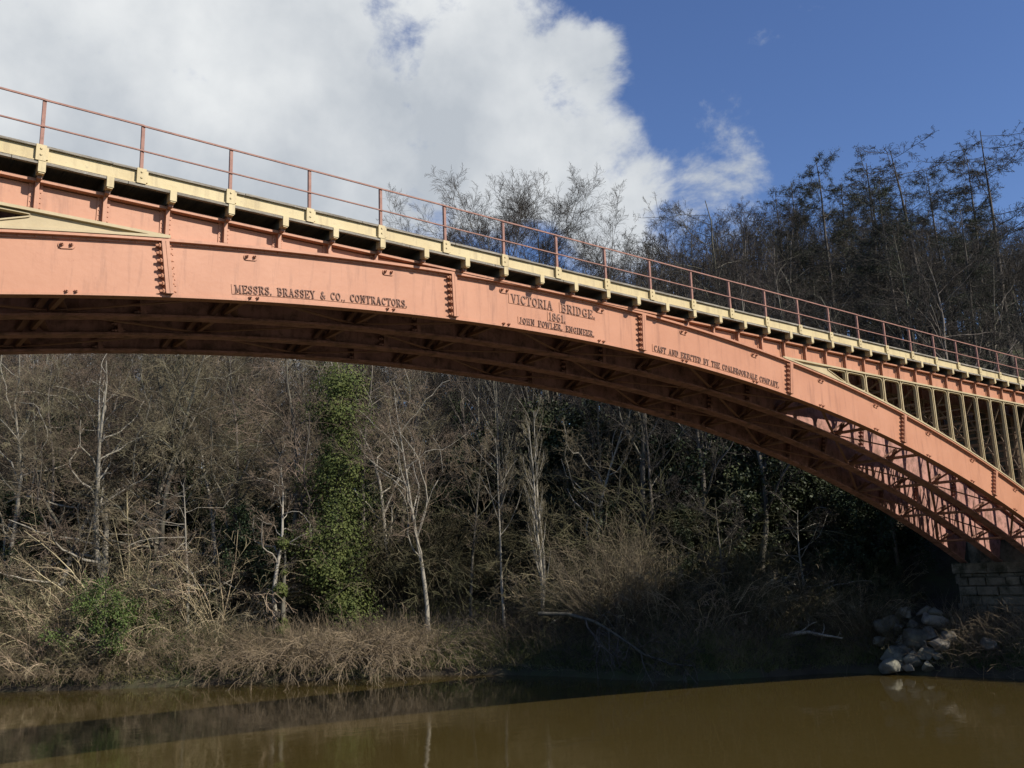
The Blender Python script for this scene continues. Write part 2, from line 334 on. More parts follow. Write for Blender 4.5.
for i, y in enumerate(RIBY):
    mb = MB(); f0 = y-0.13 if i == 0 else y-0.16
    b0 = y-0.035 if i == 0 else y-0.16
    mb.abox(-SX, SX, 0.05, DEP-0.06, y, y+TW, 96)
    mb.abox(-SX, SX, 0.0, 0.05, b0, y+0.22, 96)
    mb.abox(-SX, SX, DEP-0.06, DEP, f0, y+0.22, 96)
    if i == 0:   # rivets under the top flange, cover strip behind them
        mb.abox(-SE, SE, DEP-0.11, DEP-0.06, y-0.03, y, 96)
        s = -SE+0.2
        while s < SE:
            mb.frust(AP(s, DEP-0.085, y-0.03), (0, -1, 0), 0.022, 0.012, 0.02, 6); s += 0.30
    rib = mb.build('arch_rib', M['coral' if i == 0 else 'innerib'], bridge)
    for s in JOINTS:
        jb = MB()
        if i == 0:
            jb.abox(s-0.075, s-0.004, 0.052, DEP-0.062, y-0.15, y); jb.abox(s+0.004, s+0.075, 0.052, DEP-0.062, y-0.15, y)
            for k in range(8):      # small rivets on the right of the joint
                jb.frust(AP(s+0.17, 0.12+k*(DEP-0.3)/7, y), (0, -1, 0), 0.018, 0.01, 0.014, 6)
        else:
            jb.abox(s-0.06, s+0.06, 0.052, DEP-0.062, y-0.15, y)
        flange_bolts(jb, s, y, 0)
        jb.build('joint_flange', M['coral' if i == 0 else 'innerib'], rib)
    if i == 0:
        for s in STATIONS:
            for r in (DEP-0.235, 0.055):
                t, rd = AD(s); pb = MB(); p = AP(s, r, y)
                w2, h2 = (0.15, 0.07) if r > 0.5 else (0.12, 0.03)
                if r > 0.5:
                    nseg = 14; a = np.arange(nseg)*2*math.pi/nseg
                    prof = np.array([t*(np.sign(math.cos(q))*0.09+0.07*math.cos(q))+rd*0.07*math.sin(q) for q in a])
                    v = np.concatenate([p+prof, p+prof*0.96+np.array([0, -0.025, 0])])
                    pb.add(v, [(k, (k+1) % nseg, nseg+(k+1) % nseg, nseg+k) for k in range(nseg)]+[tuple(range(nseg, 2*nseg))])
                for d in (-0.085, 0.085):
                    pb.frust(p+t*d+rd*0.02+np.array([0, -0.0, 0]), (0, -1, 0), 0.038, 0.036, 0.075, 6)
                    pb.frust(p+t*d+rd*0.02+np.array([0, -0.075, 0]), (0, -1, 0), 0.018, 0.015, 0.04, 6)
                pb.build('bolt_plate', M['coral'], rib)
    if i == 0: NEAR_RIB = rib

# raised lettering: a slab-serif alphabet of strokes
def ring(cx, cy, rx, ry, a0, a1, n):
    return [(cx+rx*math.cos(math.radians(a0+(a1-a0)*k/n)), cy+ry*math.sin(math.radians(a0+(a1-a0)*k/n))) for k in range(n+1)]
T, H = 'T', 'H'   # thick and hairline strokes
def stem(x): return [(T, [(x, 0), (x, 1)]), (H, [(x-.17, .03), (x+.17, .03)]), (H, [(x-.17, .97), (x+.17, .97)])]
GL = {
 'V': (.86, [(T, [(.16, 1), (.43, .02)]), (H, [(.70, 1), (.43, .02)]), (H, [(.0, .97), (.32, .97)]), (H, [(.56, .97), (.86, .97)])]),
 'I': (.40, stem(.20)),
 'C': (.78, [(T, ring(.44, .5, .32, .45, 50, 310, 9)), (T, [(.68, .97), (.68, .70)])]),
 'T': (.80, [(T, [(.40, 0), (.40, 1)]), (H, [(.03, .97), (.77, .97)]), (H, [(.05, 1), (.05, .72)]), (H, [(.75, 1), (.75, .72)]), (H, [(.22, .03), (.58, .03)])]),
 'O': (.84, [(T, ring(.42, .5, .31, .44, 0, 360, 12))]),
 'R': (.84, stem(.20)+[(T, [(.2, .95), (.5, .95), (.64, .85), (.66, .73), (.62, .6), (.5, .52), (.2, .52)]), (T, [(.42, .52), (.70, .02)]), (H, [(.62, .03), (.84, .03)])]),
 'A': (.88, [(H, [(.14, 0), (.43, 1)]), (T, [(.43, 1), (.72, 0)]), (H, [(.22, .32), (.64, .32)]), (H, [(.0, .03), (.30, .03)]), (H, [(.56, .03), (.88, .03)])]),
 'B': (.80, stem(.20)+[(T, [(.2, .95), (.5, .95), (.62, .84), (.62, .66), (.5, .53), (.2, .53)]), (T, [(.5, .53), (.67, .4), (.67, .18), (.52, .05), (.2, .05)])]),
 'D': (.84, stem(.20)+[(T, [(.2, .95), (.46, .95), (.64, .8), (.70, .5), (.64, .2), (.46, .05), (.2, .05)])]),
 'G': (.86, [(T, ring(.44, .5, .32, .45, 50, 320, 9)), (T, [(.70, .05), (.70, .42)]), (H, [(.52, .42), (.84, .42)]), (T, [(.68, .97), (.68, .72)])]),
 'E': (.78, stem(.20)+[(H, [(.2, .96), (.70, .96)]), (H, [(.2, .04), (.72, .04)]), (H, [(.2, .5), (.52, .5)]), (H, [(.70, 1), (.70, .74)]), (H, [(.72, 0), (.72, .27)]), (H, [(.52, .38), (.52, .62)])]),
 'F': (.76, stem(.20)+[(H, [(.2, .96), (.70, .96)]), (H, [(.2, .5), (.52, .5)]), (H, [(.70, 1), (.70, .72)]), (H, [(.52, .37), (.52, .63)])]),
 'L': (.74, stem(.20)+[(H, [(.2, .04), (.68, .04)]), (H, [(.68, 0), (.68, .30)])]),
 'M': (1.04, [(H, [(.18, 0), (.18, 1)]), (T, [(.18, 1), (.52, .1)]), (H, [(.52, .1), (.84, 1)]), (T, [(.84, 1), (.84, 0)]), (H, [(.03, .03), (.33, .03)]), (H, [(.68, .03), (1.0, .03)]), (H, [(.03, .97), (.2, .97)]), (H, [(.84, .97), (1.0, .97)])]),
 'N': (.92, [(H, [(.18, 0), (.18, 1)]), (T, [(.18, 1), (.72, .02)]), (H, [(.72, 0), (.72, 1)]), (H, [(.03, .03), (.33, .03)]), (H, [(.56, .97), (.88, .97)]), (H, [(.03, .97), (.2, .97)])]),
 'H': (.90, stem(.20)+stem(.68)+[(H, [(.2, .5), (.68, .5)])]),
 'J': (.62, [(T, [(.38, 1), (.38, .22), (.30, .06), (.16, .04), (.08, .2)]), (H, [(.2, .97), (.56, .97)])]),
 'W': (1.14, [(T, [(.14, 1), (.34, .02)]), (H, [(.34, .02), (.55, .9)]), (T, [(.55, .9), (.76, .02)]), (H, [(.76, .02), (.98, 1)]), (H, [(.0, .97), (.28, .97)]), (H, [(.84, .97), (1.12, .97)])]),
 'S': (.70, [(T, [(.58, .74), (.52, .92), (.34, .96), (.16, .88), (.13, .70), (.26, .56), (.48, .46), (.59, .30), (.54, .11), (.36, .04), (.17, .10), (.11, .27)]), (H, [(.60, .97), (.60, .70)]), (H, [(.09, .03), (.09, .30)])]),
 'Y': (.84, [(T, [(.14, 1), (.42, .46)]), (H, [(.70, 1), (.42, .46)]), (T, [(.42, .48), (.42, 0)]), (H, [(.0, .97), (.28, .97)]), (H, [(.56, .97), (.84, .97)]), (H, [(.25, .03), (.59, .03)])]),
 'K': (.88, stem(.20)+[(H, [(.2, .42), (.68, 1)]), (T, [(.38, .6), (.72, 0)])]),
 'P': (.78, stem(.20)+[(T, [(.2, .95), (.5, .95), (.64, .85), (.66, .72), (.62, .58), (.5, .48), (.2, .48)])]),
 '&': (.92, [(T, [(.78, .05), (.30, .66), (.28, .84), (.40, .96), (.54, .86), (.50, .70), (.20, .46), (.12, .24), (.24, .06), (.46, .05), (.66, .22), (.74, .42)]), (H, [(.62, .44), (.86, .44)])]),
 '1': (.46, [(T, [(.24, 0), (.24, 1)]), (H, [(.06, .82), (.24, .98)]), (H, [(.08, .03), (.40, .03)])]),
 '8': (.66, [(T, ring(.33, .73, .19, .22, 0, 360, 10)), (T, ring(.33, .27, .23, .24, 0, 360, 10))]),
 '6': (.66, [(T, ring(.33, .29, .22, .25, 0, 360, 10)), (T, [(.11, .29), (.14, .66), (.28, .90), (.50, .95)])]),
 '.': (.30, [(T, [(.12, .0), (.12, .15)])]),
 ',': (.30, [(T, [(.12, .15), (.12, .0)]), (H, [(.12, .02), (.05, -.14)])]),
 ' ': (.62, []),
}
def lettering(text, s0, s1, r0, h, plates, name='raised_lettering'):
    adv = [GL[c][0]+0.10 for c in text]; tot = sum(adv)-0.10
    kx = (s1-s0)/tot
    y0 = -0.012
    pm = MB()
    for a, b, lo, hi in plates: pm.abox(a, b, lo, hi, -0.014, 0.0, 6)
    plate = pm.build('name_plate', M['coral'], NEAR_RIB)
    mb = MB(); x = s0; n = 0; words = []
    tk, th = 0.135*min(h, kx*1.1), 0.07*min(h, kx*1.1)
    for c, ad in zip(text, adv):
        if c == ' ': words.append(mb); mb = MB()
        for kind, pts in GL[c][1]:
            w2 = (tk if kind == T else th)/2
            for (ax, ay), (bx, by) in zip(pts[:-1], pts[1:]):
                n += 1; depth = 0.034+0.00045*(n % 17)
                p = np.array([x+ax*kx, r0+ay*h]); q = np.array([x+bx*kx, r0+by*h]); d = q-p; ln = np.linalg.norm(d); d = d/ln
                e = np.array([-d[1], d[0]])*w2; p = p-d*w2*0.35; q = q+d*w2*0.35
                cs = [p-e, q-e, q+e, p+e]
                v = [AP(k[0], k[1], -0.008) for k in cs]+[AP(k[0], k[1], -depth) for k in cs]
                mb.add(v, [(4, 5, 6, 7), (0, 1, 5, 4), (1, 2, 6, 5), (2, 3, 7, 6), (3, 0, 4, 7)])
        x += ad*kx
    for mb in words+[mb]: mb.build('raised_word', M['dirtshade'], NEAR_RIB)
lettering('VICTORIA', -1.49, -0.07, 0.70, 0.235, [(-1.56, -0.02, 0.675, 0.965)])
lettering('BRIDGE.', 0.24, 1.51, 0.70, 0.235, [(0.19, 1.52, 0.675, 0.965)])
lettering('1861.', -0.21, 0.40, 0.40, 0.215, [(-0.25, 0.42, 0.375, 0.635)])
lettering('JOHN FOWLER, ENGINEER.', -1.24, 1.45, 0.165, 0.16, [(-1.28, 1.46, 0.145, 0.345)])
lettering('MESSRS. BRASSEY & CO., CONTRACTORS.', -8.99, -4.70, 0.165, 0.175, [(-9.05, -4.72, 0.14, 0.36)])
lettering('CAST AND ERECTED BY THE COALBROOKDALE COMPANY.', 3.86, 9.86, 0.155, 0.175, [(3.80, 9.86, 0.13, 0.35)])

# deck girders over each rib, with stiffeners; spandrel frames below them
GB0, GB1, GT0, GT1 = 0.56, 0.62, 1.14, 1.20
XA = 31.3
brx = [BX+1.2192*k for k in range(-15, 37)]
cross0 = [x for x in np.linspace(0, 3, 1)]
for i, y in enumerate(RIBY):
    for sg in (-1, 1):
        mb = MB(); GB0, GB1 = (0.56, 0.62) if sg < 0 else (0.60, 0.66)
        xs = np.linspace(1.2, XA, 110)
        # web: between the extrados (or the lower flange) and the upper flange
        v = []; f = []
        for x in xs:
            zb = max(GB1-0.01, zext(x)+0.002)
            zb = min(zb, GT0-0.004)
            v += [(sg*x, y+0.004, zb), (sg*x, y+0.004, GT0), (sg*x, y+0.05, GT0), (sg*x, y+0.05, zb)]
        for k in range(len(xs)-1):
            for c in range(4): f.append((4*k+c, 4*k+(c+1) % 4, 4*k+4+(c+1) % 4, 4*k+4+c))
        mb.add(v, f)
        a, b = sorted((sg*0.0, sg*XA))
        mb.box(a, b, y-0.15, y+0.2, GT0+0.012 if False else GT0+0.022, GT1+0.022)
        # stiffeners
        for x in brx:
            if x*sg <= 5.2: continue
            zb = max(GB1+0.002, zext(abs(x))+0.004)
            if zb > GT0-0.03: continue
            mb.box(x-0.035, x+0.035, y-0.13, y+0.004, zb, GT0+0.02)
            mb.box(x-0.12, x-0.035, y-0.018, y+0.004, zb, GT0+0.02)
            mb.box(x+0.035, x+0.12, y-0.018, y+0.004, zb, GT0+0.02)
            mb.box(x-0.15, x+0.15, y-0.10, y+0.004, GT0-0.06, GT0+0.02) if i == 0 and False else None
            if i == 0:
                for k in range(5):
                    for dx in (-0.085, 0.085):
                        zz = zb+0.06+k*(GT0-zb-0.1)/4
                        mb.frust((x+dx, y-0.018, zz), (0, -1, 0), 0.016, 0.01, 0.014, 5)
        if i == 0:
            x = 6.0
            while x < XA:
                mb.frust((sg*x, y-0.075, GT0+0.022), (0, 0, -1), 0.02, 0.012, 0.016, 5); x += 0.2
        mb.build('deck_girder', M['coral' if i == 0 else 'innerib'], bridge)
        # lower flange, cream coloured
        fm = MB()
        x0 = 10.42 if sg < 0 else 10.1
        a, b = sorted((sg*x0, sg*XA))
        fm.box(a, b, y-0.135, y+0.2, GB0, GB1)
        # spandrel frame
        bays = [x for x in ([BX+1.2192*k for k in range(19, 37)] if sg > 0 else [-(BX+1.2192*k) for k in range(0, -16, -1)])]
        bays = sorted(bays); bays = [b_ for b_ in bays if 10.4 < b_ < 31]
        openings = [(p, q) for p, q in zip(bays[:-1], bays[1:]) if p > 12.5]
        ya, yb = y-0.055, y+0.03
        e0, e1 = math.asin((x0+0.03)/(R+DEP))*R, SE+0.1
        fm.abox(*(sorted((sg*e0, sg*e1))), DEP+0.002, DEP+0.055, y-0.15, y+0.2, 40)
        zx = lambda x: zext(x)+0.052
        def plate(poly2, yfr=ya, ybk=yb):
            nn = len(poly2); v = [(sg*px, yfr, pz) for px, pz in poly2]+[(sg*px, ybk, pz) for px, pz in poly2]
            fm.add(v, [tuple(range(nn)), tuple(range(2*nn-1, nn-1, -1))]+[(k, (k+1) % nn, nn+(k+1) % nn, nn+k) for k in range(nn)])
        xs0 = np.linspace(10.42, openings[0][0], 8)
        plate([(x, zx(x)+0.005) for x in xs0 if zx(x)+0.005 < GB0-0.01]+[(xs0[-1], zx(xs0[-1])+0.005)]*0+[(xs0[-1], GB0-0.003), (11.1, GB0-0.003)])
        for (p, q) in openings:
            oc = [(p, zx(p)+0.003), (q, zx(q)+0.003), (q, GB0-0.003), (p, GB0-0.003)]
            e = 0.085; zb1, zb2 = zx(p+e)+0.06, zx(q-e)+0.06
            zt = GB0-0.055
            if p < 13.0: zb1 = zt-0.025
            ic = [(p+e, zb1), (q-e, zb2), (q-e, zt), (p+e, zt)]
            rad = min(0.16, (zt-zb1)*0.45) if p > 13.0 else 0.06
            arcs = []
            for k in range(4):
                P0 = np.array(ic[k]); d1 = np.array(ic[k-1])-P0; d2 = np.array(ic[(k+1) % 4])-P0
                l1, l2 = np.linalg.norm(d1), np.linalg.norm(d2)
                A0 = P0+d1/l1*min(rad, l1*.45); B0 = P0+d2/l2*min(rad, l2*.45)
                arcs.append([(1-t)**2*A0+2*t*(1-t)*P0+t*t*B0 for t in np.linspace(0, 1, 5)])
            for yy in (ya, yb):
                vv = [(sg*c[0], yy, c[1]) for c in oc]; ff = []
                for k in range(4):
                    base = 4+5*k; vv += [(sg*c[0], yy, c[1]) for c in arcs[k]]
                    for j in range(4): ff.append((k, base+j, base+j+1))
                    ff.append((k, base+4, 4+5*((k+1) % 4), (k+1) % 4))
                fm.add(vv, ff)
            ip = [c for a_ in arcs for c in a_]; nn = len(ip)
            fm.add([(sg*c[0], ya, c[1]) for c in ip]+[(sg*c[0], yb, c[1]) for c in ip], [(k, (k+1) % nn, nn+(k+1) % nn, nn+k) for k in range(nn)])
            # raised bead round the opening
            for k in range(nn):
                c0, c1 = ip[k], ip[(k+1) % nn]
                if np.hypot(c1[0]-c0[0], c1[1]-c0[1]) < 1e-4: continue
                dv = np.array([c1[0]-c0[0], c1[1]-c0[1]]); dl = np.linalg.norm(dv); nv = np.array([-dv[1], dv[0]])/dl*-0.028
                fm.add([(sg*c0[0], ya-0.03, c0[1]), (sg*c1[0], ya-0.03, c1[1]), (sg*(c1[0]+nv[0]), ya-0.03, c1[1]+nv[1]), (sg*(c0[0]+nv[0]), ya-0.03, c0[1]+nv[1]),
                        (sg*c0[0], ya+0.001, c0[1]), (sg*c1[0], ya+0.001, c1[1]), (sg*(c1[0]+nv[0]), ya+0.001, c1[1]+nv[1]), (sg*(c0[0]+nv[0]), ya+0.001, c0[1]+nv[1])],
                       [(0, 1, 2, 3), (0, 1, 5, 4), (2, 3, 7, 6)])
            # rib standing on the column line
            fm.box(sg*q-0.02, sg*q+0.02, ya-0.055, ya-0.002, zx(q)+0.004, GB0-0.004)
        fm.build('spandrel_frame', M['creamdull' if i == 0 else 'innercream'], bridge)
        lastq = openings[-1][1]
        if lastq < XA-0.3:
            pass

# bracing between neighbouring ribs
for gi in range(3):
    ya, yb = RIBY[gi]+TW+0.005, RIBY[gi+1]-0.005
    for k, s in enumerate(STATIONS):
        mb = MB(); t, rd = AD(s)
        A = lambda q, r, y: AP(q, r, y)
        mb.bar(A(s, 0.16, ya), A(s, 0.16, yb), 0.10, 0.09, rd)
        mb.bar(A(s, 0.20, ya), A(s, DEP-0.14, yb), 0.08, 0.03, t)
        mb.bar(A(s+0.06, DEP-0.14, ya), A(s+0.06, 0.20, yb), 0.08, 0.03, t)
        for (yy, dr) in ((yb-0.01, -1), (ya+0.01, 1)):       # gusset
            mb.bar(A(s-0.28, 0.12, yy), A(s+0.02, 0.55, yy+dr*0.35), 0.15, 0.05)
            mb.bar(A(s+0.28, 0.12, yy), A(s+0.02, 0.55, yy+dr*0.35), 0.15, 0.05)
        if k+1 < len(STATIONS):
            s2 = STATIONS[k+1]
            if (k+gi) % 2 == 0: mb.bar(A(s+0.05, 0.13, ya), A(s2-0.05, 0.13, yb), 0.09, 0.025, rd)
            else: mb.bar(A(s+0.05, 0.13, yb), A(s2-0.05, 0.13, ya), 0.09, 0.025, rd)
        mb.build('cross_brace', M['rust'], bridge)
    for sg in (-1, 1):
        for q in range(1, 15):
            mb = MB()
            x = 13.88+1.2192*q
            if x > 30.6: continue
            ze = zext(x); zm = (ze+GB0)/2
            mb.bar((sg*x, ya, zm), (sg*x, yb, zm), 0.07, 0.07)
            if q % 2 == 0:
                mb.bar((sg*x, ya, ze+0.15), (sg*x, yb, GB0-0.1), 0.06, 0.03, (1, 0, 0))
                mb.bar((sg*x+0.05, yb, ze+0.15), (sg*x+0.05, ya, GB0-0.1), 0.06, 0.03, (1, 0, 0))
            if GB0-ze > 2:
                for ff in (0.28, 0.74): mb.bar((sg*x, ya, ze+(GB0-ze)*ff), (sg*x, yb, ze+(GB0-ze)*ff), 0.055, 0.055)
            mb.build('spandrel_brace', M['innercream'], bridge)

# deck: planking, cross beams with cream end blocks, fascias, railing
YN, YF = -0.36, 5.62
DZ = -0.09
dk = MB()
for k in range(150):
    x = -XA-1+k*(2*XA+2)/150
    dk.box(x, x+(2*XA+2)/150-0.012, YN+0.03, YF-0.03, DZ+1.565+0.004*(k % 3), DZ+1.66)
dk.build('deck_planking', M['soffit'], bridge)
for x in brx:
    if abs(x) > XA+0.5: continue
    b = MB(); b.box(x-0.07, x+0.07, YN+0.14, YF-0.14, 1.24, DZ+1.56); bo = b.build('cross_beam', M['soffit'], bridge)
    e = MB(); e.box(x-0.066, x+0.066, YN-0.076, YN+0.138, 1.25, DZ+1.556)
    e.box(x-0.05, x+0.05, YN-0.06, YN+0.10, 1.225, 1.248)
    e.build('end_block', M['cream'], bo)
    e = MB(); e.box(x-0.085, x+0.085, YF-0.138, YF+0.03, 1.25, DZ+1.555); e.build('end_block', M['cream'], bo)
    k = MB(); k.box(x-0.045, x+0.045, -0.17, -0.09, 1.224, 1.239); k.box(x-0.04, x+0.04, -0.30, -0.14, 1.165, 1.223)
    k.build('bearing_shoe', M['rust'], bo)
for (ya, yb, sgn) in ((YN-0.01, YN+0.03, -1), (YF-0.03, YF+0.01, 1)):
    fm = MB(); fm.box(-XA-1, XA+1, ya, yb, DZ+1.558, DZ+1.83)
    fm.box(-XA-1, XA+1, min(ya, ya+sgn*0.035), max(ya, ya+sgn*0.035) if sgn < 0 else yb+0.035, DZ+1.565, DZ+1.585)
    fm.build('fascia_girder', M['cream'], bridge)
    pm = MB(); k = 0; x = -XA-1
    while x < XA+1:
        ln = 2.2+0.9*random.random()
        pm.box(x, min(x+ln, XA+1), ya-0.05-0.012*random.random(), yb+0.20, DZ+1.832+0.006*random.random(), DZ+1.875+0.012*random.random()); x += ln+0.012
    pm.build('edge_plank', M['plank'], bridge)
    pm = MB(); x = -XA-1
    while x < XA+1:
        ln = 2.0+0.9*random.random()
        pm.box(x, min(x+ln, XA+1), ya-0.045-0.012*random.random(), yb-0.002, DZ+1.502, DZ+1.555-0.004*random.random()); x += ln+0.012
    pm.build('lower_plank', M['plank'], bridge)
for k in range(-10, 26):
    x = PX0+1.8288*k
    p = MB(); yy = YN-0.02
    tl = random.uniform(-0.012, 0.012)
    p.obox((x-0.032, yy-0.03, DZ+1.80), (0.064, 0, 0), (0, 0.012, 0), (tl, 0, 0.93-DZ)); p.obox((x-0.032, yy-0.018, DZ+1.80), (0.012, 0, 0), (0, 0.052, 0), (tl, 0, 0.93-DZ))
    po = p.build('railing_post', M['railm'], bridge)
    q = MB(); q.box(x-0.09, x+0.09, YN-0.085, YN-0.012, DZ+1.56, DZ+1.88); q.box(x+0.092, x+0.13, YN-0.07, YN-0.012, DZ+1.60, DZ+1.84); q.frust((x, YN-0.085, DZ+1.68), (0, -1, 0), 0.025, 0.02, 0.02)
    q.frust((x, YN-0.085, DZ+1.80), (0, -1, 0), 0.025, 0.02, 0.02)
    q.build('post_block', M['cream'], po)
for z, hgt in ((2.72, 0.034), (2.175, 0.026)):
    b = MB(); xs = [PX0+1.8288*k for k in range(-10, 26)]
    for a, c in zip(xs[:-1], xs[1:]):
        b.bar((a, YN-0.06, z+random.uniform(-.006, .006)), (c, YN-0.06, z+random.uniform(-.006, .006)), 0.03, hgt)
    b.build('handrail', M['railm'], bridge)

# ------------------------------------------------------------------ stone abutments
def abutment(sign, label):
    t = thing('stone_abutment', label, 'abutment', (sign*31.0, 0, 0))
    rr = random.Random(5); mb = MB()
    def course_wall(n, u_len, z0, z1, place, dep=0.5):
        z = z0
        while z < z1-0.05:
            hgt = min(0.36+0.14*rr.random(), z1-z); u = -rr.random()*0.6
            while u < u_len:
                wd = 0.55+0.75*rr.random(); a, b = max(u, 0), min(u+wd, u_len)
                if b-a > 0.06: place(a+0.012, b-0.012, z+0.012, z+hgt-0.012, 0.03+0.17*rr.random()**1.5)
                u += wd
            z += hgt
    def face_x(a, b, z0, z1, pr):
        bx = [(-pr, 1), (-pr, 1)]
        x0, x1 = (-pr, 0.45)
        o = 0.035*min(1, (b-a))
        v = [(0.3, a-0.7, z0), (0.3, b-0.7, z0), (0.3, b-0.7, z1), (0.3, a-0.7, z1), (0, a-0.7, z0), (0, b-0.7, z0), (0, b-0.7, z1), (0, a-0.7, z1),
             (-pr, a-0.7+o, z0+o), (-pr*0.8, b-0.7-o, z0+o*1.2), (-pr*1.1, b-0.7-o, z1-o), (-pr, a-0.7+o, z1-o)]
        v = [(sign*q[0], q[1], q[2]) for q in v]
        mb.add(v, [(8, 9, 10, 11), (4, 5, 9, 8), (5, 6, 10, 9), (6, 7, 11, 10), (7, 4, 8, 11), (0, 1, 5, 4), (1, 2, 6, 5), (2, 3, 7, 6), (3, 0, 4, 7)])
    course_wall(0, 6.15, WZ-0.6, -6.86, face_x)
    def face_y(yc, d):
        def fn(a, b, z0, z1, pr):
            o = 0.03
            v = [(a, yc, z0), (b, yc, z0), (b, yc, z1), (a, yc, z1), (a+o, yc+d*pr, z0+o), (b-o, yc+d*pr, z0+o), (b-o, yc+d*pr*1.1, z1-o), (a+o, yc+d*pr, z1-o)]
            v = [(sign*q[0], q[1], q[2]) for q in v]
            mb.add(v, [(4, 5, 6, 7), (0, 1, 5, 4), (1, 2, 6, 5), (2, 3, 7, 6), (3, 0, 4, 7)])
        return fn
    course_wall(0, 9, WZ-0.6, -6.86, face_y(-0.70, -1)); course_wall(0, 9, WZ-0.6, -6.86, face_y(5.45, 1))
    def up(fn):
        return lambda a, b, z0, z1, pr: fn(a+1.4, b+1.4, z0, z1, pr)
    course_wall(0, 11, -6.2, 1.2, up(face_y(-0.62, -1))); course_wall(0, 11, -6.2, 1.2, up(face_y(5.42, 1)))
    mb.build('stone_courses', M['stone'], t)
    c = MB(); a, b = sorted((sign*0.02, sign*13)); c.box(a, b, -0.69, 5.44, WZ-1.5, -6.87)
    a, b = sorted((sign*1.4, sign*13)); c.box(a, b, -0.61, 5.41, -6.87, 1.25)
    c.build('masonry_core', M['stone'], t)
    s = MB(); y = -0.85
    while y < 5.5:
        ln = 0.8+0.5*rr.random(); a, b = sorted((sign*(-0.16-0.03*rr.random()), sign*1.35)); s.box(a, b, y+0.008, min(y+ln, 5.62)-0.008, -6.855, -6.40+0.05*rr.random()); y += ln
    s.build('springing_course', M['stone'], t)
abutment(1, 'dark coursed sandstone abutment under the far end of the bridge beside the boulders')
abutment(-1, 'coursed sandstone abutment under the near end of the bridge, on the photographer\'s bank')

# ------------------------------------------------------------------ plants: vectorised branching
def nrm(a): return a/np.maximum(np.linalg.norm(a, axis=-1, keepdims=True), 1e-9)
def path(p0, d0, ln, K, wig, up, rg, droop=0.0):
    n = len(p0); P = np.zeros((n, K, 3)); P[:, 0] = p0; d = nrm(d0); st = (ln/(K-1))[:, None]
    for k in range(1, K):
        d = nrm(d+rg.normal(0, wig, (n, 3))+np.array([0, 0, up-droop*k/K])); P[:, k] = P[:, k-1]+d*st
    return P
def grow(par, rad, n, t0, t1, ang, lr, K, wig, up, rg, rr=0.6, rmin=0.004, droop=0.0, tip=0.35, shape=0.5, flat=None):
    N_, K0 = par.shape[:2]; ip = np.repeat(np.arange(N_), n); m_ = len(ip)
    strat = (np.tile(np.arange(n), N_)+rg.random(m_))/n; t = t0+(t1-t0)*strat
    ft = t*(K0-1); i0 = np.minimum(ft.astype(int), K0-2); fr = (ft-i0)[:, None]
    A_, B_ = par[ip, i0], par[ip, i0+1]; p0 = A_*(1-fr)+B_*fr; tg = nrm(B_-A_)
    r0 = rad[ip, i0]*(1-fr[:, 0])+rad[ip, i0+1]*fr[:, 0]
    plen = np.linalg.norm(np.diff(par, axis=1), axis=-1).sum(1)[ip]
    rv = rg.normal(0, 1, (m_, 3))
    if flat is not None: rv = rv*np.array([1, 1, flat])
    side = nrm(rv-(rv*tg).sum(-1, keepdims=True)*tg)
    a = np.radians(ang)*(1+rg.normal(0, 0.18, m_)); a = a[:, None]
    d = np.cos(a)*tg+np.sin(a)*side
    ln = plen*lr*(1-shape*t)*(0.65+0.6*rg.random(m_))
    P = path(p0, d, ln, K, wig, up, rg, droop)
    rs = np.maximum(np.minimum(r0*rr, 0.5*r0+0.01), rmin)[:, None]*np.linspace(1, tip, K)[None]
    return P, np.maximum(rs, rmin)
def tubes(parts, S):
    vs, qs, off = [], [], 0
    for P, rd in parts:
        n, K = P.shape[:2]
        tg = np.empty_like(P); tg[:, 1:-1] = P[:, 2:]-P[:, :-2]; tg[:, 0] = P[:, 1]-P[:, 0]; tg[:, -1] = P[:, -1]-P[:, -2]; tg = nrm(tg)
        ref = np.where(np.abs(tg[..., 2:3]) < 0.9, np.array([0, 0, 1.]), np.array([1., 0, 0])); U = nrm(np.cross(tg, ref)); V_ = np.cross(tg, U)
        a = np.arange(S)*2*math.pi/S
        ringv = P[:, :, None]+rd[:, :, None, None]*(np.cos(a)[None, None, :, None]*U[:, :, None]+np.sin(a)[None, None, :, None]*V_[:, :, None])
        vs.append(ringv.reshape(-1, 3)); id_ = np.arange(n*K*S).reshape(n, K, S)+off; off += n*K*S
        nx_ = np.roll(id_, -1, 2)
        qs.append(np.stack([id_[:, :-1], nx_[:, :-1], nx_[:, 1:], id_[:, 1:]], -1).reshape(-1, 4))
    return np.concatenate(vs), np.concatenate(qs)
def tube_obj(name, parts, S, mat, parent=None, smooth=False):
    v, q = tubes(parts, S); return fast_mesh(name, v, q, mat=mat, parent=parent, smooth=smooth)
def leaves_mesh(pts, size, rg, nrmdir=None):
    n = len(pts); a = nrm(rg.normal(0, 1, (n, 3))); b = rg.normal(0, 1, (n, 3))
    if nrmdir is not None:
        nn = nrm(nrmdir+rg.normal(0, 0.5, (n, 3))); a = nrm(np.cross(nn, rg.normal(0, 1, (n, 3)))); b = np.cross(nn, a)
    else: b = nrm(b-(b*a).sum(-1, keepdims=True)*a)
    s = (size*(0.6+0.8*rg.random(n)))[:, None]
    v = np.stack([pts-a*s*.5, pts+b*s*.38, pts+a*s*.55, pts-b*s*.38], 1).reshape(-1, 3)
    return v, np.arange(4*n).reshape(n, 4)

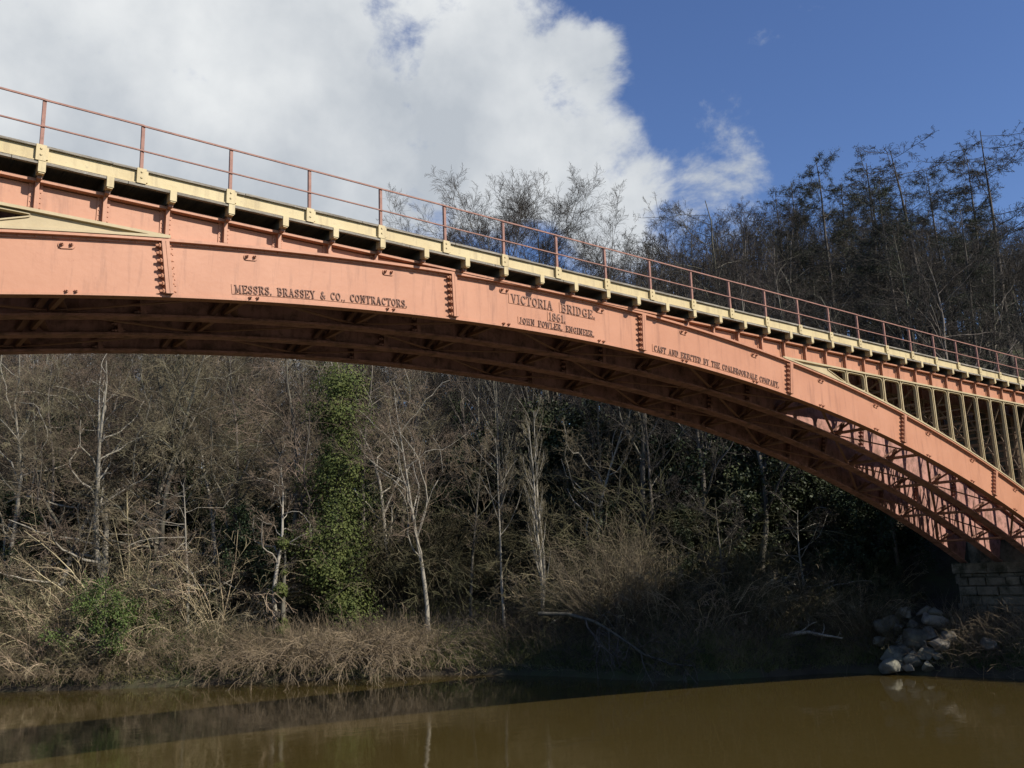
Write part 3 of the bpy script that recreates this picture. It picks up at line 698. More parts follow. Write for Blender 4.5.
def set_h(t):
    hs = []
    for k in KIDS[t.name]:
        a = np.empty(len(k.data.vertices)*3, np.float32); k.data.vertices.foreach_get('co', a); hs.append(float(np.quantile(a[2::3], .9995)))
    t['h'] = max(hs)
def bare_tree(name, label, cat, seed, height=20, rad=0.26, limbs=13, t0=0.28, ang=48, lr=0.42, up=0.05, up2=0.03, wig=0.07, twig='twig', bark='bark', fine=(6, 7, 5), tw=0.55, droop=0, lean=0.0, forks=1, shape=0.55, rmin=0.008, crownang=45, twg=0.035):
    rg = np.random.default_rng(seed); t = thing(name, label, cat)
    d0 = np.tile(np.array([[0, 0, 1.]]), (forks, 1))
    if forks > 1: d0 = d0+np.stack([0.13*np.cos(np.arange(forks)*2.4+seed), 0.13*np.sin(np.arange(forks)*2.4+seed), np.zeros(forks)], -1)
    d0 = d0+np.array([[lean, lean*0.3, 0]])
    tr = path(np.zeros((forks, 3))+rg.normal(0, 0.12, (forks, 3))*(forks > 1)*np.array([1, 1, 0])-np.array([0, 0, 0.5]), d0, np.full(forks, height)*(0.85+0.15*rg.random(forks) if forks > 1 else 1), 14, twg, 0.05, rg)
    trr = np.tile(np.linspace(1, 0.14, 14)**1.1*rad, (forks, 1)); trr[:, 0] *= 1.5
    l1, r1 = grow(tr, trr, limbs, t0, 0.97, ang, lr, 10, wig*1.15, up, rg, rr=0.55, rmin=0.015, shape=shape, droop=droop)
    l2, r2 = grow(l1, r1, fine[0], 0.2, 1.0, crownang, 0.5, 5, wig*1.3, up2, rg, rr=0.6, rmin=rmin*1.3, droop=droop)
    l3, r3 = grow(l2, r2, fine[1], 0.15, 1.0, crownang, tw, 4, wig*1.6, up2, rg, rr=0.6, rmin=rmin, droop=droop)
    l4, r4 = grow(l3, r3, fine[2], 0.1, 1.0, 42, 0.6, 3, wig*1.6, up2, rg, rr=0.7, rmin=rmin*0.8, droop=droop)
    a = tube_obj('trunk', [(tr, trr)], 8, M[bark], t, True)
    v1, q1 = tubes([(l1, r1)], 5); v2, q2 = tubes([(l2, r2), (l3, r3)], 3); v3, q3 = tubes([(l4, r4)], 3)
    b = fast_mesh('limbs', v1, q1, mat=M[bark], parent=t, smooth=True)
    c = fast_mesh('crown', np.concatenate([v2, v3]), np.concatenate([q2, q3+len(v2)]), mat=M[twig], parent=t)
    KIDS[t.name] = [a, b, c]; set_h(t)
    return t
def shrub(name, label, cat, seed, height=3, stems=40, spread=0.55, arch=0.25, twig='tantwig', fine=(6, 5), rbase=0.02, base=0.5, rmin=0.008):
    rg = np.random.default_rng(seed); t = thing(name, label, cat)
    ang = rg.random(stems)*2*math.pi; rr = np.sqrt(rg.random(stems)); p0 = np.stack([np.cos(ang)*rr*base, np.sin(ang)*rr*base, -0.2+0*rr], -1)
    d = np.stack([np.cos(ang)*rr*spread, np.sin(ang)*rr*spread, np.ones(stems)], -1)+rg.normal(0, 0.12, (stems, 3))
    st = path(p0, d, height*(0.6+0.5*rg.random(stems)), 8, 0.10, 0.0, rg, droop=arch)
    sr = np.tile(np.linspace(1, 0.3, 8)*rbase, (stems, 1))
    l1, r1 = grow(st, sr, fine[0], 0.2, 1.0, 38, 0.42, 5, 0.14, 0.02, rg, rr=0.6, rmin=rmin, droop=arch*.6)
    l2, r2 = grow(l1, r1, fine[1], 0.15, 1.0, 42, 0.5, 3, 0.16, 0.02, rg, rr=0.7, rmin=rmin*.8)
    a = tube_obj('stems', [(st, sr)], 4, M[twig], t); b = tube_obj('crown', [(l1, r1), (l2, r2)], 3, M[twig], t)
    KIDS[t.name] = [a, b]; set_h(t)
    return t
def ivy_tree(name, label, seed, height, width, n, size=0.22, mat='ivy', top=0.5, rad=0.22):
    rg = np.random.default_rng(seed); t = thing(name, label, 'tree')
    tr = path(np.zeros((1, 3))-np.array([0, 0, .5]), np.array([[0.02, 0, 1.]]), np.array([height]), 12, 0.03, 0.05, rg); trr = np.linspace(1, .2, 12)[None]*rad
    l1, r1 = grow(tr, trr, 22, 0.15, 1, 60, 0.2, 6, .2, .05, rg, rmin=.015)
    l2, r2 = grow(l1, r1, 6, .3, 1, 45, .5, 4, .12, .02, rg, rmin=.01); l3, r3 = grow(l2, r2, 5, .2, 1, 45, .6, 3, .12, .0, rg, rmin=.008)
    a = tube_obj('trunk', [(tr, trr)], 7, M['bark'], t, True); b = tube_obj('limbs', [(l1, r1), (l2, r2), (l3, r3)], 4, M['twig'], t)
    # leaf clumps hung about the trunk
    nc = max(10, int(height*width*0.85)); zc = rg.random(nc)*0.96+0.02; wz = width*(0.55+0.45*np.sin(np.clip(zc*1.15+0.12, 0, 1.2)*math.pi*0.85))*np.where(zc > top, 1-(zc-top)/(1.02-top)*0.75, 1)
    a_ = rg.random(nc)*2*math.pi; ro = wz*0.5*(0.1+0.85*rg.random(nc))
    cc = np.stack([np.cos(a_)*ro, np.sin(a_)*ro, zc*height], -1)
    cz = 0.4+1.0*rg.random(nc)**1.5; ic = rg.choice(nc, n, p=cz**2/np.sum(cz**2)); off = rg.normal(0, 1, (n, 3))*np.array([1, 1, 0.75])*(0.16*width+0.12)
    off = nrm(off)*np.minimum(np.linalg.norm(off, axis=-1, keepdims=True), 0.32*width+0.2)
    off = off*cz[ic][:, None]; pts = cc[ic]+off; od = nrm(off)+nrm(pts*np.array([1, 1, 0]))*0.6+np.array([0, 0, .35])
    v, q = leaves_mesh(pts, size, rg, od)
    c = fast_mesh('ivy', v, q, mat=M[mat], parent=t)
    KIDS[t.name] = [a, b, c]; set_h(t)
    return t
def larch(name, label, seed, height=26, rad=0.3, leaf=5000, needles='darkleaf', spread=0.33, shape=0.5, limbs=34):
    rg = np.random.default_rng(seed); t = thing(name, label, 'tree')
    tr = path(np.zeros((1, 3))-np.array([0, 0, .5]), np.array([[0.03, 0.02, 1.]]), np.array([height]), 14, 0.02, 0.06, rg); trr = np.linspace(1, .1, 14)[None]*rad
    l1, r1 = grow(tr, trr, limbs, 0.32, 0.99, 84, spread, 9, .10, .03, rg, rr=.34, rmin=.022, shape=shape)
    l2, r2 = grow(l1, r1, 14, .12, 1, 58, .34, 5, .12, -.01, rg, rr=.55, rmin=.012, droop=.06, flat=.25)
    l3, r3 = grow(l2, r2, 7, .1, 1, 52, .46, 4, .14, -.03, rg, rr=.6, rmin=.010, droop=.2, flat=.4)
    l4, r4 = grow(l3, r3, 3, .1, 1, 50, .5, 3, .15, -.06, rg, rr=.6, rmin=.009, droop=.3)
    a = tube_obj('trunk', [(tr, trr)], 8, M['darkbark'], t, True); b = tube_obj('limbs', [(l1, r1)], 4, M['darkbark'], t)
    c = tube_obj('crown', [(l2, r2), (l3, r3), (l4, r4)], 3, M['darktwig'], t); KIDS[t.name] = [a, b, c]
    if leaf:
        P = np.concatenate([l3.reshape(-1, 3), l2.reshape(-1, 3)]); ii = rg.integers(0, len(P), leaf)
        v, q = leaves_mesh(P[ii]+rg.normal(0, .14, (leaf, 3)), 0.055, rg); d = fast_mesh('needles', v, q, mat=M[needles], parent=t); KIDS[t.name].append(d)
    set_h(t)
    return t
def evergreen(name, label, seed, height, width, n, mat='darkleaf', size=0.28):
    rg = np.random.default_rng(seed); t = thing(name, label, 'tree')
    tr = path(np.zeros((1, 3))-np.array([0, 0, .5]), np.array([[0, 0, 1.]]), np.array([height*.95]), 8, 0.03, 0.05, rg); trr = np.linspace(1, .15, 8)[None]*0.2
    l1, r1 = grow(tr, trr, 30, 0.08, .98, 65, 0.42*width/height*1.6, 6, .1, .03, rg, rmin=.015); l2, r2 = grow(l1, r1, 7, .2, 1, 45, .45, 4, .12, -.02, rg, rmin=.01)
    a = tube_obj('trunk', [(tr, trr), ], 6, M['darkbark'], t); b = tube_obj('limbs', [(l1, r1), (l2, r2)], 3, M['darkbark'], t)
    P = l2[:, 1:].reshape(-1, 3); ii = rg.integers(0, len(P), n)
    v, q = leaves_mesh(P[ii]+rg.normal(0, .22, (n, 3)), size, rg, np.tile(np.array([0, 0, 0.5]), (n, 1)))
    c = fast_mesh('foliage', v, q, mat=M[mat], parent=t); KIDS[t.name] = [a, b, c]; set_h(t)
    return t

def az_dir(px):      # level direction towards which the picture's column looks
    d = dirpx(px, 560); d = np.array([d[0], d[1]]); return d/np.linalg.norm(d)
def spot(px, D):
    d = az_dir(px); x, y = CAM[0]+d[0]*D, CAM[1]+d[1]*D
    return x, y, float(ground_z(x, y))
def bank_D(px):
    D = np.linspace(25, 120, 400); d = az_dir(px); s = bank_s(CAM[0]+d[0]*D, CAM[1]+d[1]*D)
    return float(D[np.argmax(s > 0)])
SKYX = [-200, 0, 300, 390, 420, 450, 470, 490, 520, 560, 600, 640, 700, 760, 830, 860, 900, 930, 965, 1000, 1024, 1200]
SKYY = [300, 300, 285, 240, 222, 212, 200, 190, 186, 190, 200, 204, 196, 198, 196, 200, 206, 208, 206, 206, 206, 206]
def zmax(px, D):
    d = dirpx(px, np.interp(px, SKYX, SKYY)); return CAM[2]+D*d[2]/math.hypot(d[0], d[1])
def put(proto, used, px, D, height, rz, label, group=None, sink=0.1):
    x, y, z = spot(px, D); k = height/proto['h']
    if proto.name not in used:
        used.add(proto.name); proto.location = (x, y, z-sink); proto.rotation_euler = (0, 0, rz); proto.scale = (k, k, k); proto['label'] = label
        if group: proto['group'] = group
        return proto
    return dup(proto, (x, y, z-sink), rz, (k, k, k), label, group)
USED = set()

# --- trees one can tell apart along the bank
hero = [
 (dict(name='ash_tree', seed=31, height=17, rad=0.17, limbs=17, t0=0.30, ang=38, lr=0.5, up=0.07, up2=0.03, twg=0.04, wig=0.19, twig='tantwig', bark='palebark', fine=(7, 7, 5)), 428, 2.5, 17.5, 0.4, 'pale grey ash tree with forked trunk right of the ivy column'),
 (dict(name='beech_tree', seed=32, height=19, rad=0.27, limbs=11, t0=0.22, ang=55, lr=0.5, up=0.03, up2=0.0, wig=0.20, twg=0.08, twig='tantwig', bark='palebark', forks=2, fine=(8, 8, 5)), 108, 7, 20, 1.0, 'twin trunked pale tree with spreading twigs above the left bank scrub'),
 (dict(name='beech_tree', seed=33, height=18, rad=0.22, limbs=14, t0=0.2, ang=58, lr=0.45, up=0.02, up2=0.0, wig=0.22, twg=0.1, twig='tantwig', bark='palebark', lean=-0.12, fine=(8, 8, 5)), 52, 6, 17, 2.0, 'pale leaning tree with crooked limbs at the left edge of the wood'),
 (dict(name='beech_tree', seed=34, height=19, rad=0.17, limbs=16, t0=0.3, ang=70, lr=0.36, up=0.0, up2=0.0, wig=0.17, twig='tantwig', bark='palebark', fine=(8, 8, 5)), 93, 12, 20, 0.2, 'slim straight grey tree with level branches behind the left scrub'),
 (dict(name='poplar_tree', seed=35, height=17, rad=0.15, limbs=24, t0=0.22, ang=26, lr=0.24, up=0.09, up2=0.08, wig=0.05, twig='tantwig', bark='palebark', forks=2, fine=(5, 6, 4), crownang=28), 541, 4, 14.5, 0.9, 'tall narrow upright tree with ascending tan twigs and twin stems'),
 (dict(name='thin_tree', seed=36, height=14, rad=0.12, limbs=10, t0=0.5, ang=38, lr=0.4, up=0.05, twig='tantwig', bark='palebark', fine=(6, 6, 4)), 503, 3.5, 12.5, 0.5, 'thin straight tree with forked top just left of the narrow upright tree'),
 (dict(name='thin_tree', seed=37, height=12, rad=0.12, limbs=12, t0=0.4, ang=45, lr=0.4, up=0.04, twig='tantwig', bark='bark', fine=(6, 6, 4)), 470, 5, 12.5, 0.5, 'slender brown tree between the pale ash and the thin forked tree'),
 (dict(name='oak_tree', seed=38, height=13, rad=0.2, limbs=14, t0=0.42, ang=60, lr=0.42, up=0.02, up2=0.0, wig=0.24, twg=0.1, twig='tantwig', bark='palebark', lean=-0.10, fine=(7, 7, 5)), 276, 3.0, 12.5, 2.2, 'crooked leaning tree with ivy round its lower trunk left of the ivy column'),
 (dict(name='alder_tree', seed=39, height=9, rad=0.12, limbs=20, t0=0.12, ang=75, lr=0.55, up=0.0, up2=-0.01, wig=0.2, twig='tantwig', bark='palebark', fine=(7, 7, 5)), 190, 4.5, 9.5, 0.7, 'low spreading tree with long level branches over the dark gap in the bank'),
 (dict(name='ash_tree', seed=40, height=13, rad=0.16, limbs=14, t0=0.25, ang=52, lr=0.5, up=0.04, twig='twig', bark='bark', fine=(7, 7, 5)), 655, 9, 14.5, 1.1, 'brown twiggy tree rising behind the pale willow bush under the arch'),
 (dict(name='thorn_tree', seed=41, height=8, rad=0.13, limbs=18, t0=0.15, ang=68, lr=0.6, up=0.0, up2=-0.01, wig=0.14, twig='twig', bark='palebark', lean=-0.2, fine=(7, 6, 4)), 800, 4.5, 8.0, 2.9, 'low shaded tree with long pale drooping branches left of the boulders'),
 (dict(name='thorn_tree', seed=42, height=8, rad=0.12, limbs=16, t0=0.15, ang=70, lr=0.6, up=0.0, wig=0.14, twig='twig', bark='bark', fine=(7, 6, 4)), 720, 4, 7.5, 0.3, 'shaded bushy thorn tree over the bank between fallen branch and driftwood'),
]
for kw, px, ds, h, rz, lab in hero:
    nm = kw.pop('name'); t = bare_tree(nm, lab, 'tree', **kw); put(t, USED, px, bank_D(px)+ds, h, rz, lab)
for k, (px, ds, h, rz, lab) in enumerate([(8, 8, 19, .3, 'pale crooked tree at the far left of the wood'), (140, 8, 18, 2.2, 'pale crooked tree between the twin trunked tree and the dark ivy tree'), (222, 9, 16, 4.1, 'pale crooked tree between the dark ivy tree and the leaning tree'), (392, 9, 17, 5.2, 'pale crooked tree standing between the ivy column and the forked ash'), (590, 9, 14, 1.2, 'pale crooked tree behind the willow bush')]):
    if k == 0: CT = bare_tree('crooked_tree', '', 'tree', 43, height=18, rad=0.19, limbs=14, t0=0.16, ang=56, lr=0.5, up=0.02, up2=0.0, wig=0.24, twig='tantwig', bark='palebark', fine=(8, 7, 5), twg=0.11)
    put(CT, USED, px, bank_D(px)+ds, h, rz, lab)
iv = ivy_tree('ivy_tree', '', 51, 17.5, 4.6, 36000, 0.15, top=0.85); put(iv, USED, 338, bank_D(338)+4.5, 17.0, 0.3, 'tree wrapped in a tall broad column of bright green ivy')
iv2 = ivy_tree('ivy_tree', '', 52, 12, 3.2, 15000, 0.15, mat='darkleaf'); put(iv2, USED, 172, bank_D(172)+14, 13.0, 0.3, 'dark ivy covered tree standing back in the wood behind the low spreading tree')
for i, px in enumerate((-20, 62, 232, 318, 372, 455, 566, 640)): put(iv2, USED, px+rng.uniform(-6, 6), bank_D(px)+rng.uniform(9, 22), rng.uniform(7, 14), i*.9, 'dark ivy clad trunk deep among the bare trees under the arch', 'ivy clad trunks in the wood')
ivs = ivy_tree('ivy_clad_tree', '', 53, 6.5, 0.9, 4000, 0.13, top=0.7); put(ivs, USED, 283, bank_D(283)+2.6, 6.2, 1.3, 'slim ivy clad stem standing by the crooked leaning tree')
hl = evergreen('holly_bush', '', 54, 3.4, 8.5, 22000, 'holly', 0.13); put(hl, USED, 122, bank_D(122)+2.0, 4.4, 0, 'bright green holly bush in the tan scrub on the left bank')
for i, (px, ds, h, lab) in enumerate([(255, 7, 7, 'dark evergreen in the shade left of the ivy column'), (600, 14, 11, 'dark yew behind the pale willow bush'), (700, 13, 12, 'dark yew on the shaded slope under the arch'),
        (440, 12, 6, 'low dark evergreen behind the pale ash tree'), (770, 10, 10, 'dark yew nearest the boulders on the slope'), (875, 8, 7, 'dark evergreen on the slope above the boulders'), (822, 9, 7, 'dark yew up the slope left of the bridge foot'), (850, 14, 10, 'tall dark yew close to the arch where it nears the abutment'), (20, 14, 8, 'dark evergreen behind the scrub at the left edge'), (540, 16, 12, 'dark yew behind the narrow upright tree')]):
    if i == 0: yw = evergreen('yew_tree', '', 55, 8, 6.5, 26000, 'darkleaf', 0.14)
    put(yw, USED, px, bank_D(px)+ds, h, i*1.3, lab)

LU = 'dark evergreen bush in the understorey of the wood'
for i in range(34):
    px = -60+i*22+rng.uniform(-9, 9); put(yw, USED, px, bank_D(px)+rng.uniform(9, 32), rng.uniform(5, 9.5), rng.random()*6.3, LU, 'evergreen bushes in the wood')
# --- scrub along the water
will = shrub('willow_bush', '', 'bush', 61, 6.0, 90, 0.5, 0.05, 'tantwig', (7, 5), 0.022, 0.9); put(will, USED, 612, bank_D(612)+3.0, 7.2, 0.2, 'fan shaped pale willow bush under the middle of the far bank')
s1 = shrub('scrub_bush', '', 'bush', 62, 4.0, 26, 0.85, 0.2, 'scrubtwig', (5, 4), 0.028, 1.1)
s2 = shrub('scrub_bush', '', 'bush', 63, 4.0, 22, 1.1, 0.40, 'scrubtwig', (5, 4), 0.03, 1.3)
s4 = shrub('mossy_bush', '', 'bush', 65, 4.0, 34, 0.9, 0.32, 'mosstwig', (7, 5), 0.02, 1.2)
s3 = shrub('bramble_bush', '', 'bush', 64, 2.2, 44, 1.3, 0.6, 'reed', (5, 4), 0.014, 1.6)
LM = 'olive mossy twigged bush among the tan scrub on the left bank'
LS, LB, LW = 'tan leafless scrub bush among the others on the sunlit left bank', 'low brown bramble clump hanging over the water\'s edge', 'dull twiggy bush on the shaded bank beneath the arch'
for i in range(36):
    px = -60+i*8.2+rng.uniform(-4, 4); row = i % 3; D = bank_D(px)+1.0+row*3.2+rng.uniform(-.6, .6)
    put(s4 if i % 4 == 1 else (s1, s2)[i % 2], USED, px, D, (3.2, 5.2, 6.6)[row]*rng.uniform(.7, 1.25), rng.random()*6.3, LM if i % 4 == 1 else LS, 'mossy bushes on the left bank' if i % 4 == 1 else 'scrub on the left bank')
for i in range(26):
    px = -40+i*18.5+rng.uniform(-9, 9); D = bank_D(px)+(rng.uniform(0.4, 1.6) if px < 430 else rng.uniform(0.1, 1.1)); k = 1.1 if px < 220 else (2.6 if px < 430 else 1.5)
    put(s3, USED, px, D, k*rng.uniform(.45, 1.2), rng.random()*6.3, LB, 'brambles at the water')
for i in range(40):
    px = 545+i*8.6+rng.uniform(-5, 5); D = bank_D(px)+rng.uniform(1.0, 9.0)
    put((s1, s4, s4)[i % 3], USED, px, D, rng.uniform(2.2, 4.6), rng.random()*6.3, LW, 'bushes under the arch')
for i in range(10):
    px = 690+i*22+rng.uniform(-8, 8); put(yw, USED, px, bank_D(px)+rng.uniform(4, 13), rng.uniform(2.5, 5.5), rng.random()*6.3, 'low dark evergreen bush in the deep shade under the arch', 'evergreens in the shade under the arch')

LF = 'olive twiggy thicket filling the gaps between trunks under the arch'
for i in range(34):
    px = 370+i*11+rng.uniform(-6, 6); put(s4, USED, px, bank_D(px)+rng.uniform(6, 22), rng.uniform(4, 8.5), rng.random()*6.3, LF, 'thickets between the trunks')
# --- the wood on the slope
WOODT = [bare_tree('woodland_tree', '', 'tree', 170+i, height=18, rad=0.17, limbs=13, t0=0.2, ang=58, lr=0.46, up=0.02, up2=0.0, wig=0.2, twig='tantwig', bark='bark', twg=0.10, fine=(8, 7, 5), forks=1+i % 2) for i in range(3)]
WOODP = [bare_tree('woodland_tree', '', 'tree', 70+i, height=20, rad=0.2+0.03*(i % 3), limbs=(13, 17, 15, 20, 14)[i], t0=(0.35, 0.3, 0.42, 0.25, 0.3)[i], ang=(40, 50, 38, 32, 58)[i], lr=(0.42, 0.4, 0.36, 0.33, 0.42)[i], up=(0.07, 0.04, 0.08, 0.08, 0.03)[i], up2=0.04, wig=0.11, twg=(0.05, 0.09, 0.04, 0.07, 0.1)[i], fine=(7, 7, 5)) for i in range(5)]
LWD = ('bare brown woodland tree on the slope behind the deck', 'bare brown tree in the wood seen beneath the arch')
pts = []
tries = 0
while len(pts) < 205 and tries < 20000:
    tries += 1
    px = rng.uniform(-140, 1130); bd = bank_D(px); ds = 7+rng.random()**1.3*55
    x, y, z = spot(px, bd+ds)
    if min([math.hypot(x-a, y-b) for a, b, *_ in pts] or [9]) < 3.1: continue
    if -2 < y < 8 and x > 30: continue
    zm = zmax(px, bd+ds)-rng.exponential(1.0)+0.3; h = min(rng.uniform(15, 23) if px > 400 else rng.uniform(17, 27), zm-z)
    if h < 6: continue
    pts.append((x, y, px, bd+ds, h))
for i, (x, y, px, D, h) in enumerate(pts):
    put(WOODT[i % 3] if px < 400 and D-bank_D(px) < 24 else WOODP[i % 5], USED, px, D, h, rng.random()*6.3, LWD[0] if px > 430 else LWD[1], 'wood on the slope behind the deck' if px > 430 else 'wood seen beneath the arch')
# tall pair against the sky, larches at the right
sk = bare_tree('tall_ash_tree', '', 'tree', 81, height=24, rad=0.24, limbs=24, t0=0.24, ang=40, lr=0.5, up=0.08, up2=0.05, wig=0.07, twig='twig', bark='bark', fine=(10, 9, 6), shape=0.5, rmin=0.009)
def skyput(proto, px, ytop, D, rz, lab):
    x, y, z = spot(px, D); d = dirpx(px, ytop); h = CAM[2]+D*d[2]/math.hypot(d[0], d[1])-z
    return put(proto, USED, px, D, h, rz, lab)
skyput(sk, 503, 160, 84, 0.3, 'tall round headed ash standing against the clouds, left one of the pair')
skyput(sk, 560, 164, 86, 2.6, 'tall round headed ash standing against the clouds, right one of the pair')
skyput(sk, 612, 196, 90, 5.1, 'smaller ash tree on the skyline right of the tall pair')
skyput(sk, 532, 178, 92, 1.4, 'ash tree half hidden between and behind the tall pair')
skyput(sk, 428, 204, 88, 4.0, 'smaller ash tree showing just above the railing left of the tall pair')
lar = larch('larch_tree', '', 91, 26, 0.3, 0); lar2 = larch('larch_tree', '', 92, 24, 0.26, 26000, spread=0.27, shape=0.72, limbs=46)
skyput(lar, 968, 122, 72, 0.5, 'tallest bare larch with level branches near the right edge')
skyput(lar, 1040, 118, 74, 2.5, 'bare larch cut off by the right edge of the view')
skyput(lar2, 905, 150, 76, 0.9, 'dark dense larch left of the tallest one')
skyput(lar2, 858, 138, 80, 3.0, 'slim pointed larch at the left end of the dark conifers')
skyput(lar2, 838, 168, 84, 4.4, 'short larch beside the slim pointed one')
skyput(lar2, 935, 165, 70, 5.0, 'dark larch between the tallest larch and the dense one')
for i, (px, yt, D, lab) in enumerate([(880, 172, 86, 'dark larch behind the gap between the slim pointed larch and the dense one'), (920, 160, 88, 'larch half hidden behind the dense larch'), (985, 150, 86, 'larch half hidden behind the right side of the tallest larch'), (950, 176, 84, 'larch half hidden behind the left side of the tallest larch'), (1016, 140, 82, 'larch standing behind the one cut off by the right edge'), (810, 188, 88, 'lowest larch, nearest the middle of the skyline')]):
    skyput((lar2, lar)[i % 2], px, yt, D, 1.7*i+.4, lab)
skyput(lar2, 1000, 190, 66, 1.0, 'low dark larch in front of the tallest larch')
# trees on the bank beyond the right edge of the view: they shade the abutment foot
for i, (x, y, h) in enumerate([(37, -9, 11), (40, -14, 13), (36, -13.5, 9), (44, -9, 12), (43, -20, 14), (48, -16, 15), (39, -19.5, 10), (34.6, -10.5, 10.5), (41, -21.5, 17), (34.2, -8.5, 8), (45, -24, 18), (38.6, -17, 14)]):
    t = dup(yw if i % 2 == 0 or i > 6 else WOODP[i % 5], (x, y, float(ground_z(x, y))-.2), i*1.1, (h/(8 if i % 2 == 0 or i > 6 else 20),)*3, 'evergreen upstream of the bridge on the far bank' if i % 2 == 0 or i > 6 else 'bare tree upstream of the bridge on the far bank', 'evergreens upstream of the bridge' if i % 2 == 0 or i > 6 else 'bare trees upstream of the bridge')
# far wood: one mass beyond the trees one can tell apart
rg = np.random.default_rng(99); nb = 800; base = []
while len(base) < nb:
    px = rg.uniform(-200, 1200); D = bank_D(px)+rg.uniform(55, 120); x, y, z = spot(px, D); h = min(rg.uniform(14, 20) if px > 400 else rg.uniform(18, 28), zmax(px, D)-z-2.5-rg.exponential(1.5))
    if h > 4: base.append((x, y, z, h))
base = np.array(base); tr = path(base[:, :3], np.tile(np.array([[0, 0, 1.]]), (nb, 1)), base[:, 3], 7, .04, .05, rg); trr = np.tile(np.linspace(1, .15, 7)*.22, (nb, 1))
l1, r1 = grow(tr, trr, 12, .25, 1, 45, .4, 4, .1, .05, rg, rmin=.02); l2, r2 = grow(l1, r1, 5, .2, 1, 45, .5, 3, .1, .03, rg, rmin=.015); l3, r3 = grow(l2, r2, 4, .2, 1, 45, .6, 2, .1, .03, rg, rmin=.013)
fwood = tube_obj('far_wood', [(tr, trr), (l1, r1), (l2, r2), (l3, r3)], 3, M['twig']); tag(fwood, 'mass of bare brown trees filling the far side of the wood', 'wood', kind='stuff')

# --- undergrowth and grass on the bank
def scatter(n, d0, d1, pxa, pxb, pw=1.5):
    px = rg.uniform(pxa, pxb, n); out_ = np.zeros((n, 3))
    bx = np.linspace(-150, 1150, 200); bD = np.array([bank_D(q) for q in bx])
    D = np.interp(px, bx, bD)+d0+(d1-d0)*rg.random(n)**pw
    for i in range(n):
        d = az_dir(px[i]); out_[i, :2] = CAM[:2]+d*D[i]
    out_[:, 2] = ground_z(out_[:, 0], out_[:, 1]); return out_[bank_s(out_[:, 0], out_[:, 1]) > 0.05]
p = np.concatenate([scatter(9000, 0.1, 30, -100, 1080, 1.8), scatter(5000, 2, 24, 330, 620, 1.2)]); n = len(p)
st = path(p-np.array([0, 0, .1]), rg.normal(0, .6, (n, 3))+np.array([0, 0, 1.]), rg.uniform(.5, 2.2, n), 5, .2, 0, rg, droop=.5); sr = np.tile(np.linspace(1, .4, 5)*.011, (n, 1))
b1, br1 = grow(st, sr, 3, .2, 1, 45, .5, 3, .2, 0, rg, rmin=.006)
tag(tube_obj('undergrowth', [(st, sr), (b1, br1)], 3, M['twig']), 'dead brown stems and brambles covering the wooded bank', 'undergrowth', kind='stuff')
p = np.concatenate([scatter(9000, 0.03, 1.6, 430, 930, 1.0), scatter(10000, 0.02, 1.6, -80, 440, 1.0), scatter(26000, 0.2, 7, 300, 720, 1.2), scatter(8000, 0.1, 5, 932, 1060, 1.2), scatter(7000, .1, 6, 700, 900, 1.2), scatter(8000, .3, 8, -60, 300, 1.2)]); n = len(p)
st = path(p-np.array([0, 0, .03]), rg.normal(0, .35, (n, 3))+np.array([0, 0, 1.]), rg.uniform(.18, .6, n), 3, .15, 0, rg, droop=.5); sr = np.tile(np.array([1, .7, .15])*.014, (n, 1))
tag(tube_obj('grass', [(st, sr)], 3, M['grass']), 'rough green and straw coloured grass on the river bank', 'grass', kind='stuff')
p = np.concatenate([scatter(3200, 0.05, 2.2, 230, 440, 1.0), scatter(2200, 0.03, 2.5, 480, 880, 1.0), scatter(2200, 0.03, 2.5, -80, 230, 1.0), scatter(1500, 0.03, 2.6, 932, 1060, 1.0)]); n = len(p)
st = path(p-np.array([0, 0, .1]), rg.normal(0, .55, (n, 3))+np.array([0, 0, 1.]), rg.uniform(.8, 2.4, n), 5, .13, 0, rg, droop=.35); sr = np.tile(np.linspace(1, .35, 5)*.01, (n, 1))
tag(tube_obj('dead_stems', [(st, sr)], 3, M['reed']), 'thicket of dry pinkish brown stems along the foot of the bank', 'undergrowth', kind='stuff')

# --- fallen branch, driftwood, boulders
def wood(name, lab, seed, px, ds, pts_, r, n1, n2, mat, zoff=0.2):
    rg2 = np.random.default_rng(seed); x, y, z = spot(px, bank_D(px)+ds); d = az_dir(px); rt = np.array([d[1], -d[0]])
    t = thing(name, lab, 'driftwood' if 'drift' in name else 'fallen branch', (x, y, max(z, WZ)+zoff))
    P = np.array([[rt[0]*a+d[0]*b, rt[1]*a+d[1]*b, c] for a, b, c in pts_])[None]
    K = P.shape[1]; rr = np.linspace(1, .3, K)[None]*r
    l1, r1 = grow(P, rr, n1, .25, 1, 60, .42, 6, .16, -.06 if n1 > 20 else .0, rg2, rmin=.02); l2, r2 = grow(l1, r1, n2, .2, 1, 45, .55, 4, .16, -.02, rg2, rmin=.012); l3, r3 = grow(l2, r2, 4, .2, 1, 45, .6, 3, .15, 0, rg2, rmin=.009)
    tube_obj('stem', [(P, rr)], 7, M[mat], t, True); tube_obj('branches', [(l1, r1), (l2, r2), (l3, r3)], 3, M[mat], t)
    return t
wood('fallen_branch', 'big fallen branch dipping from the bank into the water under the willow bush', 7, 615, 0.4, [(-4.2, 1.2, 2.5), (-2.6, .9, 2.45), (-1.2, .3, 2.05), (0, -.3, 1.3), (1.2, -.9, .45), (2.4, -1.3, .02), (3.6, -1.4, -.1)], .11, 18, 6, 'bark', 0.0)
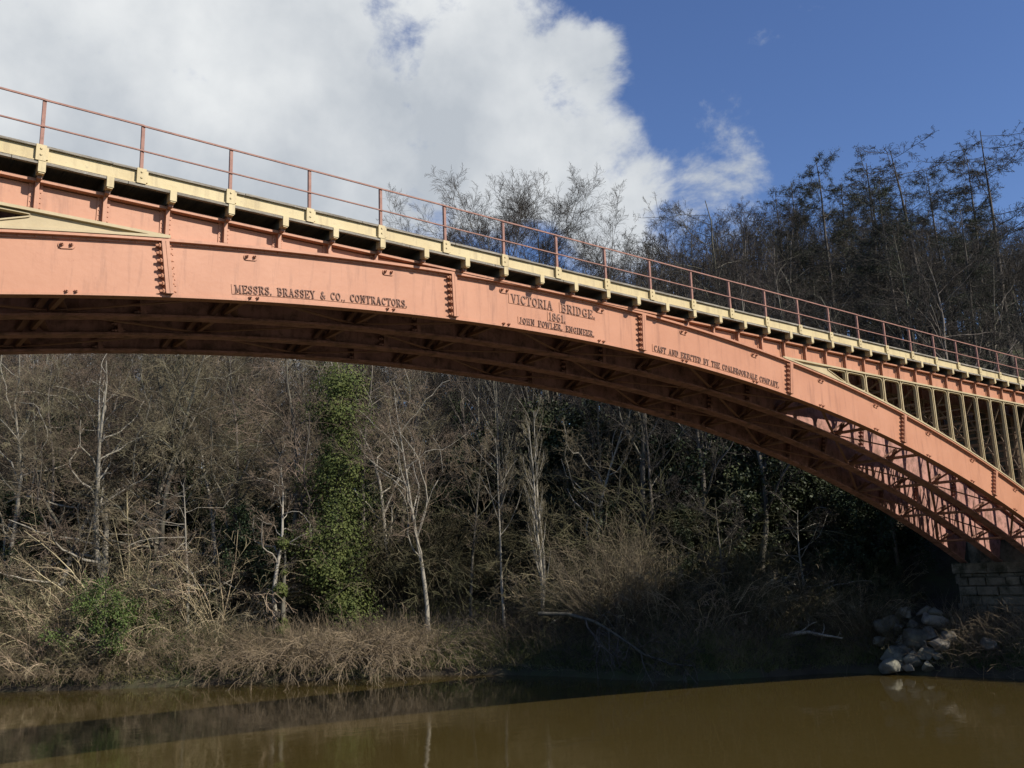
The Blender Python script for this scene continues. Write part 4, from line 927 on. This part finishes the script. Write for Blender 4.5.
wood('driftwood_stump', 'bleached driftwood root lying on the shaded bank left of the boulders', 8, 806, 1.1, [(-1.6, 0, .1), (-.8, .1, .3), (-.2, 0, .35), (.5, -.2, .2), (1.4, -.3, .05)], .14, 6, 1, 'drift', 0.25)
wood('driftwood_pole', 'bleached thin pole leaning across the foot of the boulders', 9, 915, 0.2, [(-.9, 0, .0), (-.3, 0, .25), (.3, 0, .5), (1.0, 0, .85)], .05, 2, 0 or 1, 'drift', 0.1)

def boulder(seed, loc, size, label, group=None):
    rg2 = np.random.default_rng(seed)
    import bmesh
    bm = bmesh.new(); bmesh.ops.create_icosphere(bm, subdivisions=4, radius=1.0)
    v = np.array([q.co[:] for q in bm.verts]); f = [[q.index for q in fc.verts] for fc in bm.faces]; bm.free()
    pl = nrm(rg2.normal(0, 1, (17, 3))); off = rg2.uniform(.5, .88, 17)
    for a, o in zip(pl, off):
        e = np.maximum(v@a-o, 0); v = v-(e*0.92)[:, None]*a
    for sc, am in ((2.0, .06), (5.0, .03), (11., .012)):
        ph = rg2.random(3)*6; v = v*(1+am*(np.sin(v[:, :1]*sc+ph[0])+np.sin(v[:, 1:2]*sc*1.2+ph[1]+v[:, 2:]*sc)+np.sin(v[:, 2:]*sc*.9+ph[2])))
    v = v*np.array(size)
    o = fast_mesh('boulder', v, tris=np.array(f), mat=M['rock'], smooth=True); o.location = loc; o.rotation_euler = (0, 0, rg2.random()*6)
    return tag(o, label, 'boulder', group)
GB_ = 'shaded grey boulder in the heap by the abutment'
BL = [(890, 655, .85, 'big square grey boulder low at the left of the heap'), (913, 641, .9, 'largest rounded boulder in the middle of the heap'), (931, 620, .75, 'boulder lying highest at the right of the heap'),
      (888, 662+4, .8, 'pale flat boulder at the water\'s edge of the heap'), (985, 645, .6, 'lone pointed boulder right of the heap, by the abutment')]+[(px, py, sz, None) for px, py, sz in
      ((892, 620, .5), (880, 628, .55), (900, 640, .4), (908, 660, .6), (921, 652, .5), (928, 636, .6), (945, 638, .5), (936, 645, .5), (900, 650, .45), (878, 641, .45), (912, 626, .45), (922, 666, .4), (903, 668, .4),  (935, 613, .45), (926, 611, .45), (906, 613, .4), (932, 655, .4), (897, 628, .35), (917, 634, .4))]
for i, (px, py, sz, lab) in enumerate(BL):
    # height in the heap decides how far back on the bank the stone lies
    px -= 7; D = bank_D(px)-0.35+max(0, 672-py)*0.028
    d = az_dir(px); x, y = CAM[0]+d[0]*D, CAM[1]+d[1]*D
    dd = dirpx(px, py); z = CAM[2]+D*dd[2]/math.hypot(dd[0], dd[1])
    boulder(200+i, (x, y, z), (sz*.95, sz*.85, sz*.75), lab or GB_, None if lab else 'boulders by the abutment')
# earth core under the heap of stones
for o in bpy.data.objects:
    if 'h' in o: del o['h']
